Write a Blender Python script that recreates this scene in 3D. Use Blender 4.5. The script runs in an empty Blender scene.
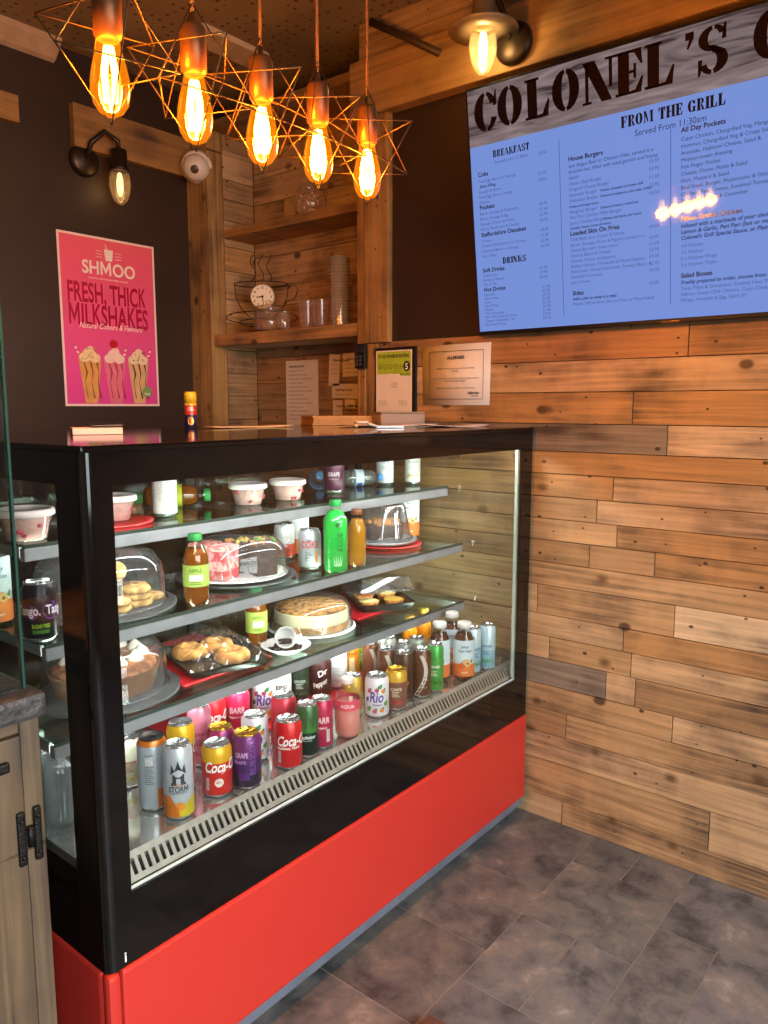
import bpy, bmesh, math, random
from mathutils import Vector, Matrix
C = bpy.context.scene.collection
SC = bpy.context.scene
PI = math.pi
rnd = random.Random(7)

# ------------------------------------------------------------------ materials
def lin(h):
    if isinstance(h, str):
        h = h.lstrip('#'); c = [int(h[i:i+2], 16)/255 for i in (0, 2, 4)]
    else: c = list(h)
    return tuple(x/12.92 if x <= .04045 else ((x+.055)/1.055)**2.4 for x in c)
MATS = {}
def M(name, col, rough=.5, metal=0., var=.12, scale=18., emit=None, es=0., coat=0., bump=0., spec=.5):
    if name in MATS: return MATS[name]
    m = bpy.data.materials.new(name); m.use_nodes = True
    nt = m.node_tree; b = nt.nodes['Principled BSDF']
    c = lin(col)
    b.inputs['Roughness'].default_value = rough
    b.inputs['Metallic'].default_value = metal
    b.inputs['Specular IOR Level'].default_value = spec
    b.inputs['Coat Weight'].default_value = coat
    tc = nt.nodes.new('ShaderNodeTexCoord'); nz = nt.nodes.new('ShaderNodeTexNoise')
    nz.inputs['Scale'].default_value = scale; nz.inputs['Detail'].default_value = 4
    nt.links.new(tc.outputs['Object'], nz.inputs['Vector'])
    rp = nt.nodes.new('ShaderNodeValToRGB')
    rp.color_ramp.elements[0].position = .3; rp.color_ramp.elements[1].position = .7
    rp.color_ramp.elements[0].color = tuple(x*(1-var) for x in c)+(1,)
    rp.color_ramp.elements[1].color = tuple(min(1, x*(1+var)) for x in c)+(1,)
    nt.links.new(nz.outputs['Fac'], rp.inputs['Fac'])
    nt.links.new(rp.outputs['Color'], b.inputs['Base Color'])
    if bump:
        bp = nt.nodes.new('ShaderNodeBump'); bp.inputs['Strength'].default_value = bump; bp.inputs['Distance'].default_value = .004
        nt.links.new(nz.outputs['Fac'], bp.inputs['Height']); nt.links.new(bp.outputs['Normal'], b.inputs['Normal'])
    if emit is not None:
        b.inputs['Emission Color'].default_value = lin(emit)+(1,); b.inputs['Emission Strength'].default_value = es
    MATS[name] = m; return m
def thin(name, tint, gl=1., rough=.02, milk=0., milkcol='#ffffff', base=.03):
    """thin clear sheet: straight-through transparency with a fresnel reflection, optionally cloudy"""
    if name in MATS: return MATS[name]
    m = bpy.data.materials.new(name); m.use_nodes = True; nt = m.node_tree; nt.nodes.clear()
    out = nt.nodes.new('ShaderNodeOutputMaterial')
    tr = nt.nodes.new('ShaderNodeBsdfTransparent'); tr.inputs[0].default_value = lin(tint)+(1,)
    g = nt.nodes.new('ShaderNodeBsdfGlossy'); g.inputs['Roughness'].default_value = rough
    nz = nt.nodes.new('ShaderNodeTexNoise'); nz.inputs['Scale'].default_value = 6
    tc = nt.nodes.new('ShaderNodeTexCoord'); nt.links.new(tc.outputs['Object'], nz.inputs['Vector'])
    mr = nt.nodes.new('ShaderNodeMapRange'); mr.inputs['To Min'].default_value = rough*.7; mr.inputs['To Max'].default_value = rough*1.4
    nt.links.new(nz.outputs['Fac'], mr.inputs['Value']); nt.links.new(mr.outputs[0], g.inputs['Roughness'])
    fr = nt.nodes.new('ShaderNodeLayerWeight'); fr.inputs['Blend'].default_value = .5
    pw = nt.nodes.new('ShaderNodeMath'); pw.operation = 'POWER'; pw.inputs[1].default_value = 4.
    nt.links.new(fr.outputs['Facing'], pw.inputs[0])
    mu = nt.nodes.new('ShaderNodeMath'); mu.operation = 'MULTIPLY_ADD'; mu.inputs[1].default_value = gl; mu.inputs[2].default_value = base; mu.use_clamp = True
    nt.links.new(pw.outputs[0], mu.inputs[0])
    mx = nt.nodes.new('ShaderNodeMixShader'); nt.links.new(mu.outputs[0], mx.inputs[0])
    body = tr.outputs[0]
    if milk:
        df = nt.nodes.new('ShaderNodeBsdfDiffuse'); df.inputs[0].default_value = lin(milkcol)+(1,)
        m2 = nt.nodes.new('ShaderNodeMixShader'); m2.inputs[0].default_value = milk
        nt.links.new(tr.outputs[0], m2.inputs[1]); nt.links.new(df.outputs[0], m2.inputs[2]); body = m2.outputs[0]
    nt.links.new(body, mx.inputs[1]); nt.links.new(g.outputs[0], mx.inputs[2])
    nt.links.new(mx.outputs[0], out.inputs[0]); MATS[name] = m; return m
def lamp(name, col, s):
    if name in MATS: return MATS[name]
    m = bpy.data.materials.new(name); m.use_nodes = True; nt = m.node_tree; nt.nodes.clear()
    out = nt.nodes.new('ShaderNodeOutputMaterial'); e = nt.nodes.new('ShaderNodeEmission')
    e.inputs[0].default_value = lin(col)+(1,); e.inputs[1].default_value = s
    nt.links.new(e.outputs[0], out.inputs[0]); MATS[name] = m; return m
def wood(name, axis, knots=True, tint=None, rough=.6, gs=1., ring=.6, con=0.):
    """reclaimed boards: colour per board from the 'board' attribute, stretched grain, knots and nail holes"""
    if name in MATS: return MATS[name]
    m = bpy.data.materials.new(name); m.use_nodes = True; nt = m.node_tree; b = nt.nodes['Principled BSDF']; N = nt.nodes; L = nt.links
    b.inputs['Roughness'].default_value = rough
    at = N.new('ShaderNodeAttribute'); at.attribute_name = 'board'
    sd = N.new('ShaderNodeMath'); sd.operation = 'MULTIPLY'; sd.inputs[1].default_value = 37.
    L.new(at.outputs['Alpha'], sd.inputs[0])
    tc = N.new('ShaderNodeTexCoord'); mp = N.new('ShaderNodeMapping'); L.new(tc.outputs['Object'], mp.inputs['Vector'])
    s = [70*gs, 70*gs, 70*gs]; s[axis] = 3.0*gs; mp.inputs['Scale'].default_value = s
    n1 = N.new('ShaderNodeTexNoise'); n1.noise_dimensions = '4D'; n1.inputs['Scale'].default_value = 1.; n1.inputs['Detail'].default_value = 5; n1.inputs['Distortion'].default_value = ring
    L.new(mp.outputs[0], n1.inputs['Vector']); L.new(sd.outputs[0], n1.inputs['W'])
    n2 = N.new('ShaderNodeTexNoise'); n2.noise_dimensions = '4D'; n2.inputs['Scale'].default_value = 5.; n2.inputs['Detail'].default_value = 5
    L.new(tc.outputs['Object'], n2.inputs['Vector']); L.new(sd.outputs[0], n2.inputs['W'])
    # saw marks across the board
    mp3 = N.new('ShaderNodeMapping'); L.new(tc.outputs['Object'], mp3.inputs['Vector'])
    s3 = [3., 3., 3.]; s3[axis] = 34.; mp3.inputs['Scale'].default_value = s3
    n3 = N.new('ShaderNodeTexNoise'); n3.noise_dimensions = '4D'; n3.inputs['Scale'].default_value = 1.; n3.inputs['Detail'].default_value = 2
    L.new(mp3.outputs[0], n3.inputs['Vector']); L.new(sd.outputs[0], n3.inputs['W'])
    def ramp(src, a, bb, c0, c1):
        r = N.new('ShaderNodeMapRange'); r.inputs['From Min'].default_value = a; r.inputs['From Max'].default_value = bb
        r.inputs['To Min'].default_value = c0; r.inputs['To Max'].default_value = c1; L.new(src, r.inputs['Value']); return r.outputs[0]
    def mul(a, c):
        q = N.new('ShaderNodeMath'); q.operation = 'MULTIPLY'; L.new(a, q.inputs[0]); L.new(c, q.inputs[1]); return q.outputs[0]
    g = mul(ramp(n1.outputs['Fac'], .3, .7, .66-con, 1.22), ramp(n3.outputs['Fac'], .4, .7, .97, 1.03))
    blot = mul(ramp(n2.outputs['Fac'], .47, .66, 0., .9), ramp(n1.outputs['Fac'], .35, .65, 1., .35))
    mixb = N.new('ShaderNodeMix'); mixb.data_type = 'RGBA'; mixb.inputs['B'].default_value = lin('#4a3c34')+(1,)
    L.new(blot, mixb.inputs['Factor']); L.new(at.outputs['Color'], mixb.inputs['A'])
    col = mixb.outputs['Result']
    if knots:
        for sc, th, soft, cc in ((4.3, .045, .03, '#33221a'), (8.5, .034, .012, '#1c120c'), (11.7, .028, .012, '#22150d'), (6.1, .03, .09, '#5f4326')):
            sp = N.new('ShaderNodeSeparateXYZ'); L.new(tc.outputs['Object'], sp.inputs[0])
            cb = N.new('ShaderNodeCombineXYZ'); L.new(sp.outputs[axis], cb.inputs[0]); L.new(sp.outputs[1 if axis == 2 else 2], cb.inputs[1])
            mv = N.new('ShaderNodeMapping'); L.new(cb.outputs[0], mv.inputs['Vector'])
            mv.inputs['Scale'].default_value = (.7, 1., 1.); mv.inputs['Location'].default_value = (sc, sc*.7, 0)
            v = N.new('ShaderNodeTexVoronoi'); v.voronoi_dimensions = '2D'; v.inputs['Scale'].default_value = sc; v.inputs['Randomness'].default_value = 1.
            L.new(mv.outputs[0], v.inputs['Vector'])
            wv = N.new('ShaderNodeMath'); wv.operation = 'MULTIPLY_ADD'; wv.inputs[1].default_value = .05; L.new(n2.outputs['Fac'], wv.inputs[0]); L.new(v.outputs['Distance'], wv.inputs[2])
            k = ramp(wv.outputs[0], th+.025, th+soft+.025, .85, 0.)
            mk = N.new('ShaderNodeMix'); mk.data_type = 'RGBA'; mk.inputs['B'].default_value = lin(cc)+(1,)
            sx = N.new('ShaderNodeSeparateColor'); L.new(v.outputs['Color'], sx.inputs[0])
            lt = N.new('ShaderNodeMath'); lt.operation = 'LESS_THAN'; lt.inputs[1].default_value = .34; L.new(sx.outputs[0], lt.inputs[0])
            L.new(mul(k, lt.outputs[0]), mk.inputs['Factor']); L.new(col, mk.inputs['A']); col = mk.outputs['Result']
    vm = N.new('ShaderNodeVectorMath'); vm.operation = 'SCALE'; L.new(col, vm.inputs[0]); L.new(g, vm.inputs['Scale'])
    L.new(vm.outputs[0], b.inputs['Base Color'])
    bp = N.new('ShaderNodeBump'); bp.inputs['Strength'].default_value = .25; bp.inputs['Distance'].default_value = .002
    L.new(n1.outputs['Fac'], bp.inputs['Height']); L.new(bp.outputs['Normal'], b.inputs['Normal'])
    MATS[name] = m; return m

# ------------------------------------------------------------------ mesh builder
class MB:
    def __init__(s): s.v = []; s.f = []; s.mi = []; s.mats = []; s.sm = []; s.col = {}; s.cur = None
    def slot(s, m):
        if m not in s.mats: s.mats.append(m)
        return s.mats.index(m)
    def add(s, vs, fs, m=None, smooth=False, T=None, col=None):
        o = len(s.v); k = s.slot(m) if m else 0
        for v in vs:
            v = Vector(v)
            if T is not None: v = T @ v
            s.v.append(tuple(v))
        for f in fs:
            if col is not None: s.col[len(s.f)] = col
            s.f.append([i+o for i in f]); s.mi.append(k); s.sm.append(smooth)
        return s
    def box(s, a, b, m=None, bev=0., T=None, col=None):
        x0, y0, z0 = [min(p, q) for p, q in zip(a, b)]; x1, y1, z1 = [max(p, q) for p, q in zip(a, b)]
        if bev <= 0:
            vs = [(x0,y0,z0),(x1,y0,z0),(x1,y1,z0),(x0,y1,z0),(x0,y0,z1),(x1,y0,z1),(x1,y1,z1),(x0,y1,z1)]
            return s.add(vs, [(0,3,2,1),(4,5,6,7),(0,1,5,4),(1,2,6,5),(2,3,7,6),(3,0,4,7)], m, False, T, col)
        bm = bmesh.new(); bmesh.ops.create_cube(bm, size=1.)
        for v in bm.verts: v.co = Vector(((x0+x1)/2+v.co.x*(x1-x0), (y0+y1)/2+v.co.y*(y1-y0), (z0+z1)/2+v.co.z*(z1-z0)))
        bev = min(bev, .49*min(x1-x0, y1-y0, z1-z0))
        bmesh.ops.bevel(bm, geom=bm.edges[:], offset=bev, segments=2, affect='EDGES', profile=.6)
        bm.verts.index_update()
        s.add([v.co[:] for v in bm.verts], [[v.index for v in f.verts] for f in bm.faces], m, False, T, col); bm.free(); return s
    def lathe(s, prof, m=None, seg=32, T=None, smooth=True, cap0=True, cap1=True, mats=None, wob=None, a0=0., a1=2*PI):
        """prof: (r, z) pairs; mats: one material per band"""
        full = abs(a1-a0-2*PI) < 1e-6; n = seg if full else seg+1
        vs = []
        for i, (r, z) in enumerate(prof):
            for j in range(n):
                a = a0+(a1-a0)*j/seg; rr = r*(wob(a, z) if wob else 1.)
                vs.append((rr*math.cos(a), rr*math.sin(a), z))
        for i in range(len(prof)-1):
            fs = []
            for j in range(seg):
                k = (j+1) % n
                fs.append((i*n+j, i*n+k, (i+1)*n+k, (i+1)*n+j))
            if i == 0: base = len(s.v); s.add(vs, fs, (mats[i] if mats else m), smooth, T)
            else:
                kk = s.slot(mats[i] if mats else m) if (mats or m) else 0
                for f in fs: s.f.append([q+base for q in f]); s.mi.append(kk); s.sm.append(smooth)
        for flag, i, mm in ((cap0, 0, mats[0] if mats else m), (cap1, len(prof)-1, mats[-1] if mats else m)):
            if flag and prof[i][0] > 1e-6 and full:
                kk = s.slot(mm) if mm else 0
                ring = [base+i*n+j for j in range(n)]
                s.f.append(ring[::-1] if i == 0 else ring); s.mi.append(kk); s.sm.append(False)
        return s
    def tube(s, pts, r, m=None, seg=8, closed=False, T=None):
        pts = [Vector(p) for p in pts]; n = len(pts); vs = []; up = None
        for i, p in enumerate(pts):
            if closed: t = pts[(i+1) % n]-pts[i-1]
            else: t = pts[min(i+1, n-1)]-pts[max(i-1, 0)]
            t.normalize()
            if up is None:
                up = Vector((0, 0, 1)) if abs(t.z) < .9 else Vector((1, 0, 0))
            u = t.cross(up); u.normalize(); w = u.cross(t); up = w
            rr = r[i] if isinstance(r, (list, tuple)) else r
            for j in range(seg):
                a = 2*PI*j/seg; vs.append(p+u*rr*math.cos(a)+w*rr*math.sin(a))
        fs = []
        for i in range(n if closed else n-1):
            k = (i+1) % n
            for j in range(seg): fs.append((i*seg+j, i*seg+(j+1) % seg, k*seg+(j+1) % seg, k*seg+j))
        if not closed: fs.append(tuple(range(seg))[::-1]); fs.append(tuple((n-1)*seg+j for j in range(seg)))
        return s.add(vs, fs, m, True, T)
    def ball(s, c, r, m=None, seg=16, ring=10, sq=(1, 1, 1), T=None, fn=None):
        vs = []; fs = []
        for i in range(ring+1):
            t = PI*i/ring
            for j in range(seg):
                a = 2*PI*j/seg; d = Vector((math.sin(t)*math.cos(a), math.sin(t)*math.sin(a), math.cos(t)))
                k = fn(d) if fn else 1.
                vs.append((c[0]+d.x*r*sq[0]*k, c[1]+d.y*r*sq[1]*k, c[2]+d.z*r*sq[2]*k))
        for i in range(ring):
            for j in range(seg): fs.append((i*seg+j, (i+1)*seg+j, (i+1)*seg+(j+1) % seg, i*seg+(j+1) % seg))
        return s.add(vs, fs, m, True, T)
    def prism(s, poly, z0, z1, m=None, T=None, col=None, smooth=False):
        n = len(poly); vs = [(x, y, z0) for x, y in poly]+[(x, y, z1) for x, y in poly]
        fs = [tuple(range(n))[::-1], tuple(range(n, 2*n))]+[(i, (i+1) % n, n+(i+1) % n, n+i) for i in range(n)]
        return s.add(vs, fs, m, smooth, T, col)
    def flat(s, poly, fn, m=None):
        """a filled outline mapped through fn(x, y) -> point"""
        return s.add([fn(x, y) for x, y in poly], [tuple(range(len(poly)))], m)
    def build(s, name, m=None, parent=None, loc=None):
        me = bpy.data.meshes.new(name); me.from_pydata(s.v, [], s.f)
        mats = s.mats if s.mats else [m]
        for q in mats: me.materials.append(q)
        for p, k, sm in zip(me.polygons, s.mi, s.sm): p.material_index = k; p.use_smooth = sm
        if s.col:
            at = me.color_attributes.new('board', 'FLOAT_COLOR', 'CORNER')
            for p in me.polygons:
                c = s.col.get(p.index, (.5, .5, .5, 0))
                for li in p.loop_indices: at.data[li].color = c
        me.validate(); me.update()
        o = bpy.data.objects.new(name, me); C.objects.link(o)
        if parent: o.parent = parent
        if loc: o.location = loc
        return o
def tag(o, label, cat, group=None):
    o['label'] = label; o['category'] = cat
    if group: o['group'] = group
    return o
def thing(name, label, cat, loc=(0, 0, 0), rz=0., group=None):
    o = bpy.data.objects.new(name, None); C.objects.link(o); o.empty_display_size = .05
    o.location = loc; o.rotation_euler = (0, 0, rz); return tag(o, label, cat, group)
def struct(o, cat=None):
    o['kind'] = 'structure'; return o
def face(x, y, turn=0.):  # yaw that turns an object's local -Y toward the customer side viewpoint
    return math.atan2(-x, y)+turn

# ------------------------------------------------------------------ lettering
GL = {}
def _st(a, b): return [(a, 0), (b, 0), (b, .73), (a, .73)]
BOLD = {'M': (.86, [_st(.06, .19), _st(.65, .78), [(.19, .73), (.19, .46), (.42, .06), (.42, .33)], [(.42, .33), (.42, .06), (.65, .46), (.65, .73)]]),
        'N': (.76, [_st(.07, .20), _st(.55, .68), [(.20, .73), (.20, .48), (.55, 0), (.55, .25)]]),
        'K': (.66, [_st(.07, .20), [(.20, .28), (.335, .425), (.61, .73), (.45, .73), (.20, .46)], [(.243, .327), (.475, 0), (.64, 0), (.335, .425)]])}
def glyph(ch, bold):
    k = (ch, bold)
    if k in GL: return GL[k]
    def mk(t):
        cu = bpy.data.curves.new('t', 'FONT'); cu.body = t; cu.size = 1.; cu.resolution_u = 3; cu.offset = (.022 if ch not in 'MWNK' else 0.) if bold else 0.
        ob = bpy.data.objects.new('t', cu); C.objects.link(ob); bpy.context.view_layer.update()
        dg = bpy.context.evaluated_depsgraph_get(); e = ob.evaluated_get(dg); me = e.to_mesh()
        vs = [(v.co.x, v.co.y) for v in me.vertices]; fs = [tuple(p.vertices) for p in me.polygons]
        e.to_mesh_clear(); bpy.data.objects.remove(ob); bpy.data.curves.remove(cu)
        return vs, fs
    def wd(t):
        xs = [p[0] for p in mk(t)[0]]; return max(xs)-min(xs)
    adv = wd('H'+ch+'H')-wd('HH')
    vs, fs = mk(ch) if ch != ' ' else ([], [])
    if bold and ch in BOLD:
        adv, ps = BOLD[ch]; vs, fs = [], []
        for p in ps: fs.append(tuple(range(len(vs), len(vs)+len(p)))); vs += p
    GL[k] = (vs, fs, adv); return GL[k]
def text(mb, s, size, fn, m, bold=False, align='L', shear=0., width=None):
    """letters laid along x at cap size `size`, each vertex mapped through fn(x, y)"""
    size = size/.72
    w = sum(glyph(c, bold)[2] for c in s)*size; kx = 1.
    if width: kx = width/w; w = width
    x = {'L': 0, 'C': -w/2, 'R': -w}[align]
    for c in s:
        vs, fs, adv = glyph(c, bold)
        if vs: mb.add([fn(x+(vx+shear*vy)*size*kx, vy*size) for vx, vy in vs], fs, m)
        x += adv*size*kx
    return w
def stencil(ch):
    """slab-serif stencil capitals on a unit cap height: returns (polygons, advance)"""
    P = []; st = .29
    R = lambda a, b, c, d: P.append([(a, b), (c, b), (c, d), (a, d)])
    def arc(cx, cy, rx, ry, ix, iy, a0, a1, n=10):
        o = [(cx+rx*math.cos(math.radians(a0+(a1-a0)*i/n)), cy+ry*math.sin(math.radians(a0+(a1-a0)*i/n))) for i in range(n+1)]
        q = [(cx+ix*math.cos(math.radians(a0+(a1-a0)*i/n)), cy+iy*math.sin(math.radians(a0+(a1-a0)*i/n))) for i in range(n+1)]
        for i in range(n): P.append([o[i], o[i+1], q[i+1], q[i]])
    if ch == 'O': arc(.39,.5,.39,.51,.11,.42,96,264); arc(.39,.5,.39,.51,.11,.42,-84,84); return P, .86
    if ch in 'CG':
        arc(.39,.5,.39,.51,.10,.42,97,263); arc(.39,.5,.36,.51,.15,.42,25,83)
        if ch == 'C': P.append([(.62,.62),(.74,.62),(.74,1.),(.70,1.),(.66,.84)]); arc(.39,.5,.37,.51,.18,.42,-83,-22); return P, .82
        P.append([(.62,.64),(.74,.64),(.74,1.),(.70,1.),(.66,.84)]); arc(.39,.5,.36,.51,.18,.42,-83,-30); R(.52,.02,.76,.44); R(.46,.40,.84,.47); return P, .88
    def stem(x, top=True, bot=True, w=st, e=.07):
        R(x, 0, x+w, 1)
        if top: R(x-e, .93, x+w+e, 1)
        if bot: R(x-e, 0, x+w+e, .07)
    if ch == 'L': stem(.08); R(.42,0,.70,.08); P.append([(.52,.08),(.70,.08),(.74,.42),(.69,.42)]); return P, .80
    if ch == 'I': stem(.08); return P, .44
    if ch == 'E':
        stem(.08); R(.42,0,.68,.08); P.append([(.52,.08),(.68,.08),(.73,.36),(.68,.36)]); R(.42,.92,.68,1); P.append([(.50,.92),(.66,.64),(.71,.64),(.68,.92)]); R(.36,.47,.52,.54); R(.48,.34,.55,.68); return P, .80
    if ch == 'F':
        stem(.08); R(.42,.92,.68,1); P.append([(.50,.92),(.66,.64),(.71,.64),(.68,.92)]); R(.36,.47,.52,.54); R(.48,.34,.55,.68); return P, .78
    if ch == 'N':
        R(.10,0,.19,.96); R(.02,0,.27,.06); P.append([(.02,1),(.36,1),(.82,.0),(.54,.0)]); R(.74,.30,.83,1); R(.64,.94,.92,1); return P, .96
    if ch == 'S':
        arc(.37,.74,.34,.27,.12,.18,96,272); arc(.37,.74,.30,.27,.14,.19,20,84); P.append([(.56,.68),(.66,.68),(.66,1.01),(.61,1.01),(.58,.90)])
        P.append([(.20,.62),(.40,.42),(.62,.38),(.66,.44),(.38,.60)])
        arc(.36,.27,.35,.285,.10,.17,-84,92); arc(.36,.27,.31,.285,.14,.19,-166,-96); P.append([(.03,-.01),(.08,-.01),(.11,.10),(.13,.34),(.03,.34)]); return P, .78
    if ch == "'": P.append([(.10,1.0),(.30,1.0),(.30,.86),(.18,.64),(.13,.66),(.19,.83),(.10,.84)]); return P, .36
    if ch in 'RB' or ch == 'P' or ch == 'D':
        stem(.08)
        if ch == 'D': arc(.38,.5,.40,.5,.16,.42,-88,88); return P, .86
        arc(.40,.75,.33,.25,.10,.18,-88,88)
        if ch == 'R': P.append([(.40,.48),(.56,.48),(.80,.0),(.56,.0)]); return P, .86
        if ch == 'B': arc(.40,.26,.37,.26,.13,.19,-88,88)
        return P, .84
    if ch == 'T': stem(.26, top=False); R(.02,.92,.22,1); R(.54,.92,.74,1); R(.26,.92,.50,1); P.append([(.02,.92),(.02,.62),(.07,.62),(.20,.92)]); P.append([(.74,.92),(.74,.62),(.69,.62),(.56,.92)]); return P, .80
    if ch == 'H': stem(.08); stem(.62); R(.36,.46,.58,.54); return P, 1.0
    if ch == 'M': R(.10,0,.19,.94); R(.02,0,.28,.06); P.append([(.02,1),(.30,1),(.56,.12),(.46,.02)]); P.append([(.60,.14),(.70,.6),(.78,1),(.72,1)]); R(.78,0,1.02,1); R(.72,0,1.08,.06); R(.74,.94,1.08,1); return P, 1.16
    if ch == 'A': P.append([(.30,1),(.52,1),(.86,0),(.60,0)]); P.append([(.28,.92),(.34,.86),(.14,.04),(.06,.04)]); R(0,0,.24,.06); R(.54,0,.90,.06); R(.22,.30,.50,.37); return P, .94
    if ch == 'K': stem(.08); P.append([(.38,.44),(.44,.54),(.74,.96),(.66,.98)]); P.append([(.42,.62),(.54,.72),(.86,0),(.58,0)]); R(.58,.94,.84,1); R(.54,0,.92,.06); return P, .94
    return P, .45
def stencil_text(mb, s, h, fn, m, align='L', width=None):
    w = sum(stencil(c)[1] for c in s)*h; kx = 1.
    if width: kx = width/w; w = width
    x = {'L': 0, 'C': -w/2}[align]
    for c in s:
        P, adv = stencil(c)
        for q, p in enumerate(P): mb.add([fn(x+px*h*kx, py*h) for px, py in p], [tuple(range(len(p)))], m)
        x += adv*h*kx
# ------------------------------------------------------------------ camera
cam = bpy.data.cameras.new('camera'); co = bpy.data.objects.new('camera', cam); C.objects.link(co)
cam.sensor_fit = 'VERTICAL'; cam.sensor_height = 24.; cam.lens = 24*770.475/1024; cam.clip_start = .02
yaw, pit, rol = math.radians(38.861), math.radians(-7.8149), math.radians(.03)
fw = Vector((math.cos(yaw)*math.cos(pit), math.sin(yaw)*math.cos(pit), math.sin(pit)))
rt = Vector((math.sin(yaw), -math.cos(yaw), 0)); up = rt.cross(fw)
r2 = rt*math.cos(rol)+up*math.sin(rol); u2 = -rt*math.sin(rol)+up*math.cos(rol)
mw = Matrix((r2, u2, -fw)).transposed().to_4x4(); mw.translation = (0, 0, 1.4)
co.matrix_world = mw; SC.camera = co

XW, YB, ZC = 2.275, 2.942, 2.76
BLK = M('black_paint', '#33231a', .5, var=.15, scale=3)
# ------------------------------------------------------------------ floor
slate = bpy.data.materials.new('slate_tile'); slate.use_nodes = True
def make_slate(m):
    nt = m.node_tree; b = nt.nodes['Principled BSDF']; N = nt.nodes; L = nt.links
    at = N.new('ShaderNodeAttribute'); at.attribute_name = 'board'
    sd = N.new('ShaderNodeMath'); sd.operation = 'MULTIPLY'; sd.inputs[1].default_value = 29.; L.new(at.outputs['Alpha'], sd.inputs[0])
    tc = N.new('ShaderNodeTexCoord')
    n = N.new('ShaderNodeTexNoise'); n.noise_dimensions = '4D'; n.inputs['Scale'].default_value = 8; n.inputs['Detail'].default_value = 11; n.inputs['Roughness'].default_value = .68; n.inputs['Distortion'].default_value = .35
    L.new(tc.outputs['Object'], n.inputs['Vector']); L.new(sd.outputs[0], n.inputs['W'])
    r = N.new('ShaderNodeValToRGB'); e = r.color_ramp.elements
    e[0].position = .36; e[0].color = lin('#3f4044')+(1,); e[1].position = .72; e[1].color = lin('#9c9c9c')+(1,)
    k = r.color_ramp.elements.new(.5); k.color = lin('#66676a')+(1,)
    k = r.color_ramp.elements.new(.58); k.color = lin('#76726e')+(1,)
    L.new(n.outputs['Fac'], r.inputs['Fac'])
    mx = N.new('ShaderNodeMix'); mx.data_type = 'RGBA'; mx.blend_type = 'MULTIPLY'; mx.inputs['Factor'].default_value = 1.
    L.new(r.outputs['Color'], mx.inputs['A']); L.new(at.outputs['Color'], mx.inputs['B']); L.new(mx.outputs['Result'], b.inputs['Base Color'])
    b.inputs['Roughness'].default_value = .5
    bp = N.new('ShaderNodeBump'); bp.inputs['Strength'].default_value = .3; bp.inputs['Distance'].default_value = .003
    L.new(n.outputs['Fac'], bp.inputs['Height']); L.new(bp.outputs['Normal'], b.inputs['Normal'])
make_slate(slate)
fl = MB()
GROUT = M('grout', '#8d8880', .8)
fl.box((-2.2, -2.4, -.06), (2.6, YB+.05, -.0015), GROUT)
def tile(x0, x1, y0, y1):
    s = rnd.uniform(.72, .98); c = (s*rnd.uniform(.97, 1.05), s, s*rnd.uniform(.95, 1.03), rnd.random())
    fl.box((x0+.0016, y0+.0016, -.02), (x1-.0016, y1-.0016, 0), slate, 0, None, c)
W = .315
for x0, x1 in ((1.905, XW), (1.59, 1.905), (1.275, 1.59), (.96, 1.275), (.645, .96), (.33, .645)): tile(x0, x1, .94, 1.255)
tile(2.10, XW, .785, .94); tile(2.10, XW, .625, .785); tile(1.78, 2.10, .625, .94); tile(1.465, 1.78, .776, .94); tile(1.465, 1.78, .625, .776)
tile(1.15, 1.465, .625, .94); tile(.835, 1.15, .625, .94); tile(.52, .835, .625, .94); tile(.2, .52, .625, .94)
tile(2.10, XW, .31, .625); tile(1.96, 2.10, .31, .625); tile(1.542, 1.96, .47, .625); tile(1.542, 1.96, .31, .47); tile(1.23, 1.542, .31, .625); tile(.9, 1.23, .31, .625)
for j in range(9):
    y1 = .31-.315*j; y0 = y1-.315; x = XW
    w0 = rnd.uniform(.1, .315)
    while x > -2.1:
        w = w0 if x == XW else .315; tile(x-w, x, y0, y1); x -= w
y = .31
while y < .95:
    x = 1.0-.1
    y += .315
for j in range(6):
    y0 = 1.255+.315*j; x = XW+.24; w0 = rnd.uniform(.1, .315)
    while x > -2.1: w = w0 if x > XW+.2 else .315; tile(x-w, x, y0, min(y0+.315, YB)); x -= w
for y0 in (.31, .625, .94):
    x = {.31: .9, .625: .2, .94: .33}[y0]
    while x > -2.1: tile(x-.315, x, y0, y0+.315); x -= .315
struct(fl.build('floor'))

# ------------------------------------------------------------------ pallet board wall (right)
WY = wood('pallet_boards', 1)
def bc(h, s=None): return lin(h)+(rnd.random() if s is None else s,)
LT, MD, OR, DK, GY, PL, RD = '#c3a47c', '#b5946a', '#b58c5a', '#a3835c', '#8d8070', '#d0b894', '#ab7f54'
def boards(mb, rows, mat, plane, depth, lo, hi, axis='y', flip=1):
    """rows: (z0, z1, [cuts from the near end], [colours]); boards lie on the plane, near end = lo"""
    for z0, z1, cuts, cols in rows:
        e = [lo]+sorted(cuts)+[hi]
        for i in range(len(e)-1):
            col = cols[i % len(cols)] if cols else rnd.choice((LT, MD, OR, DK, MD, RD))
            t = depth+rnd.uniform(-.002, .002); g = .0011
            if axis == 'y': mb.box((plane, e[i]+g, z0+g), (plane-t*flip, e[i+1]-g, z1-g), mat, .0018, None, bc(col))
            else: mb.box((e[i]+g, plane, z0+g), (e[i+1]-g, plane-t*flip, z1-g), mat, .0018, None, bc(col))
wr = MB()
wr.box((XW+.025, -2.2, -.05), (XW+.13, 1.95, ZC), BLK, 0, None, bc('#1a120c'))
LO, HI = -2.2, 1.95
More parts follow.
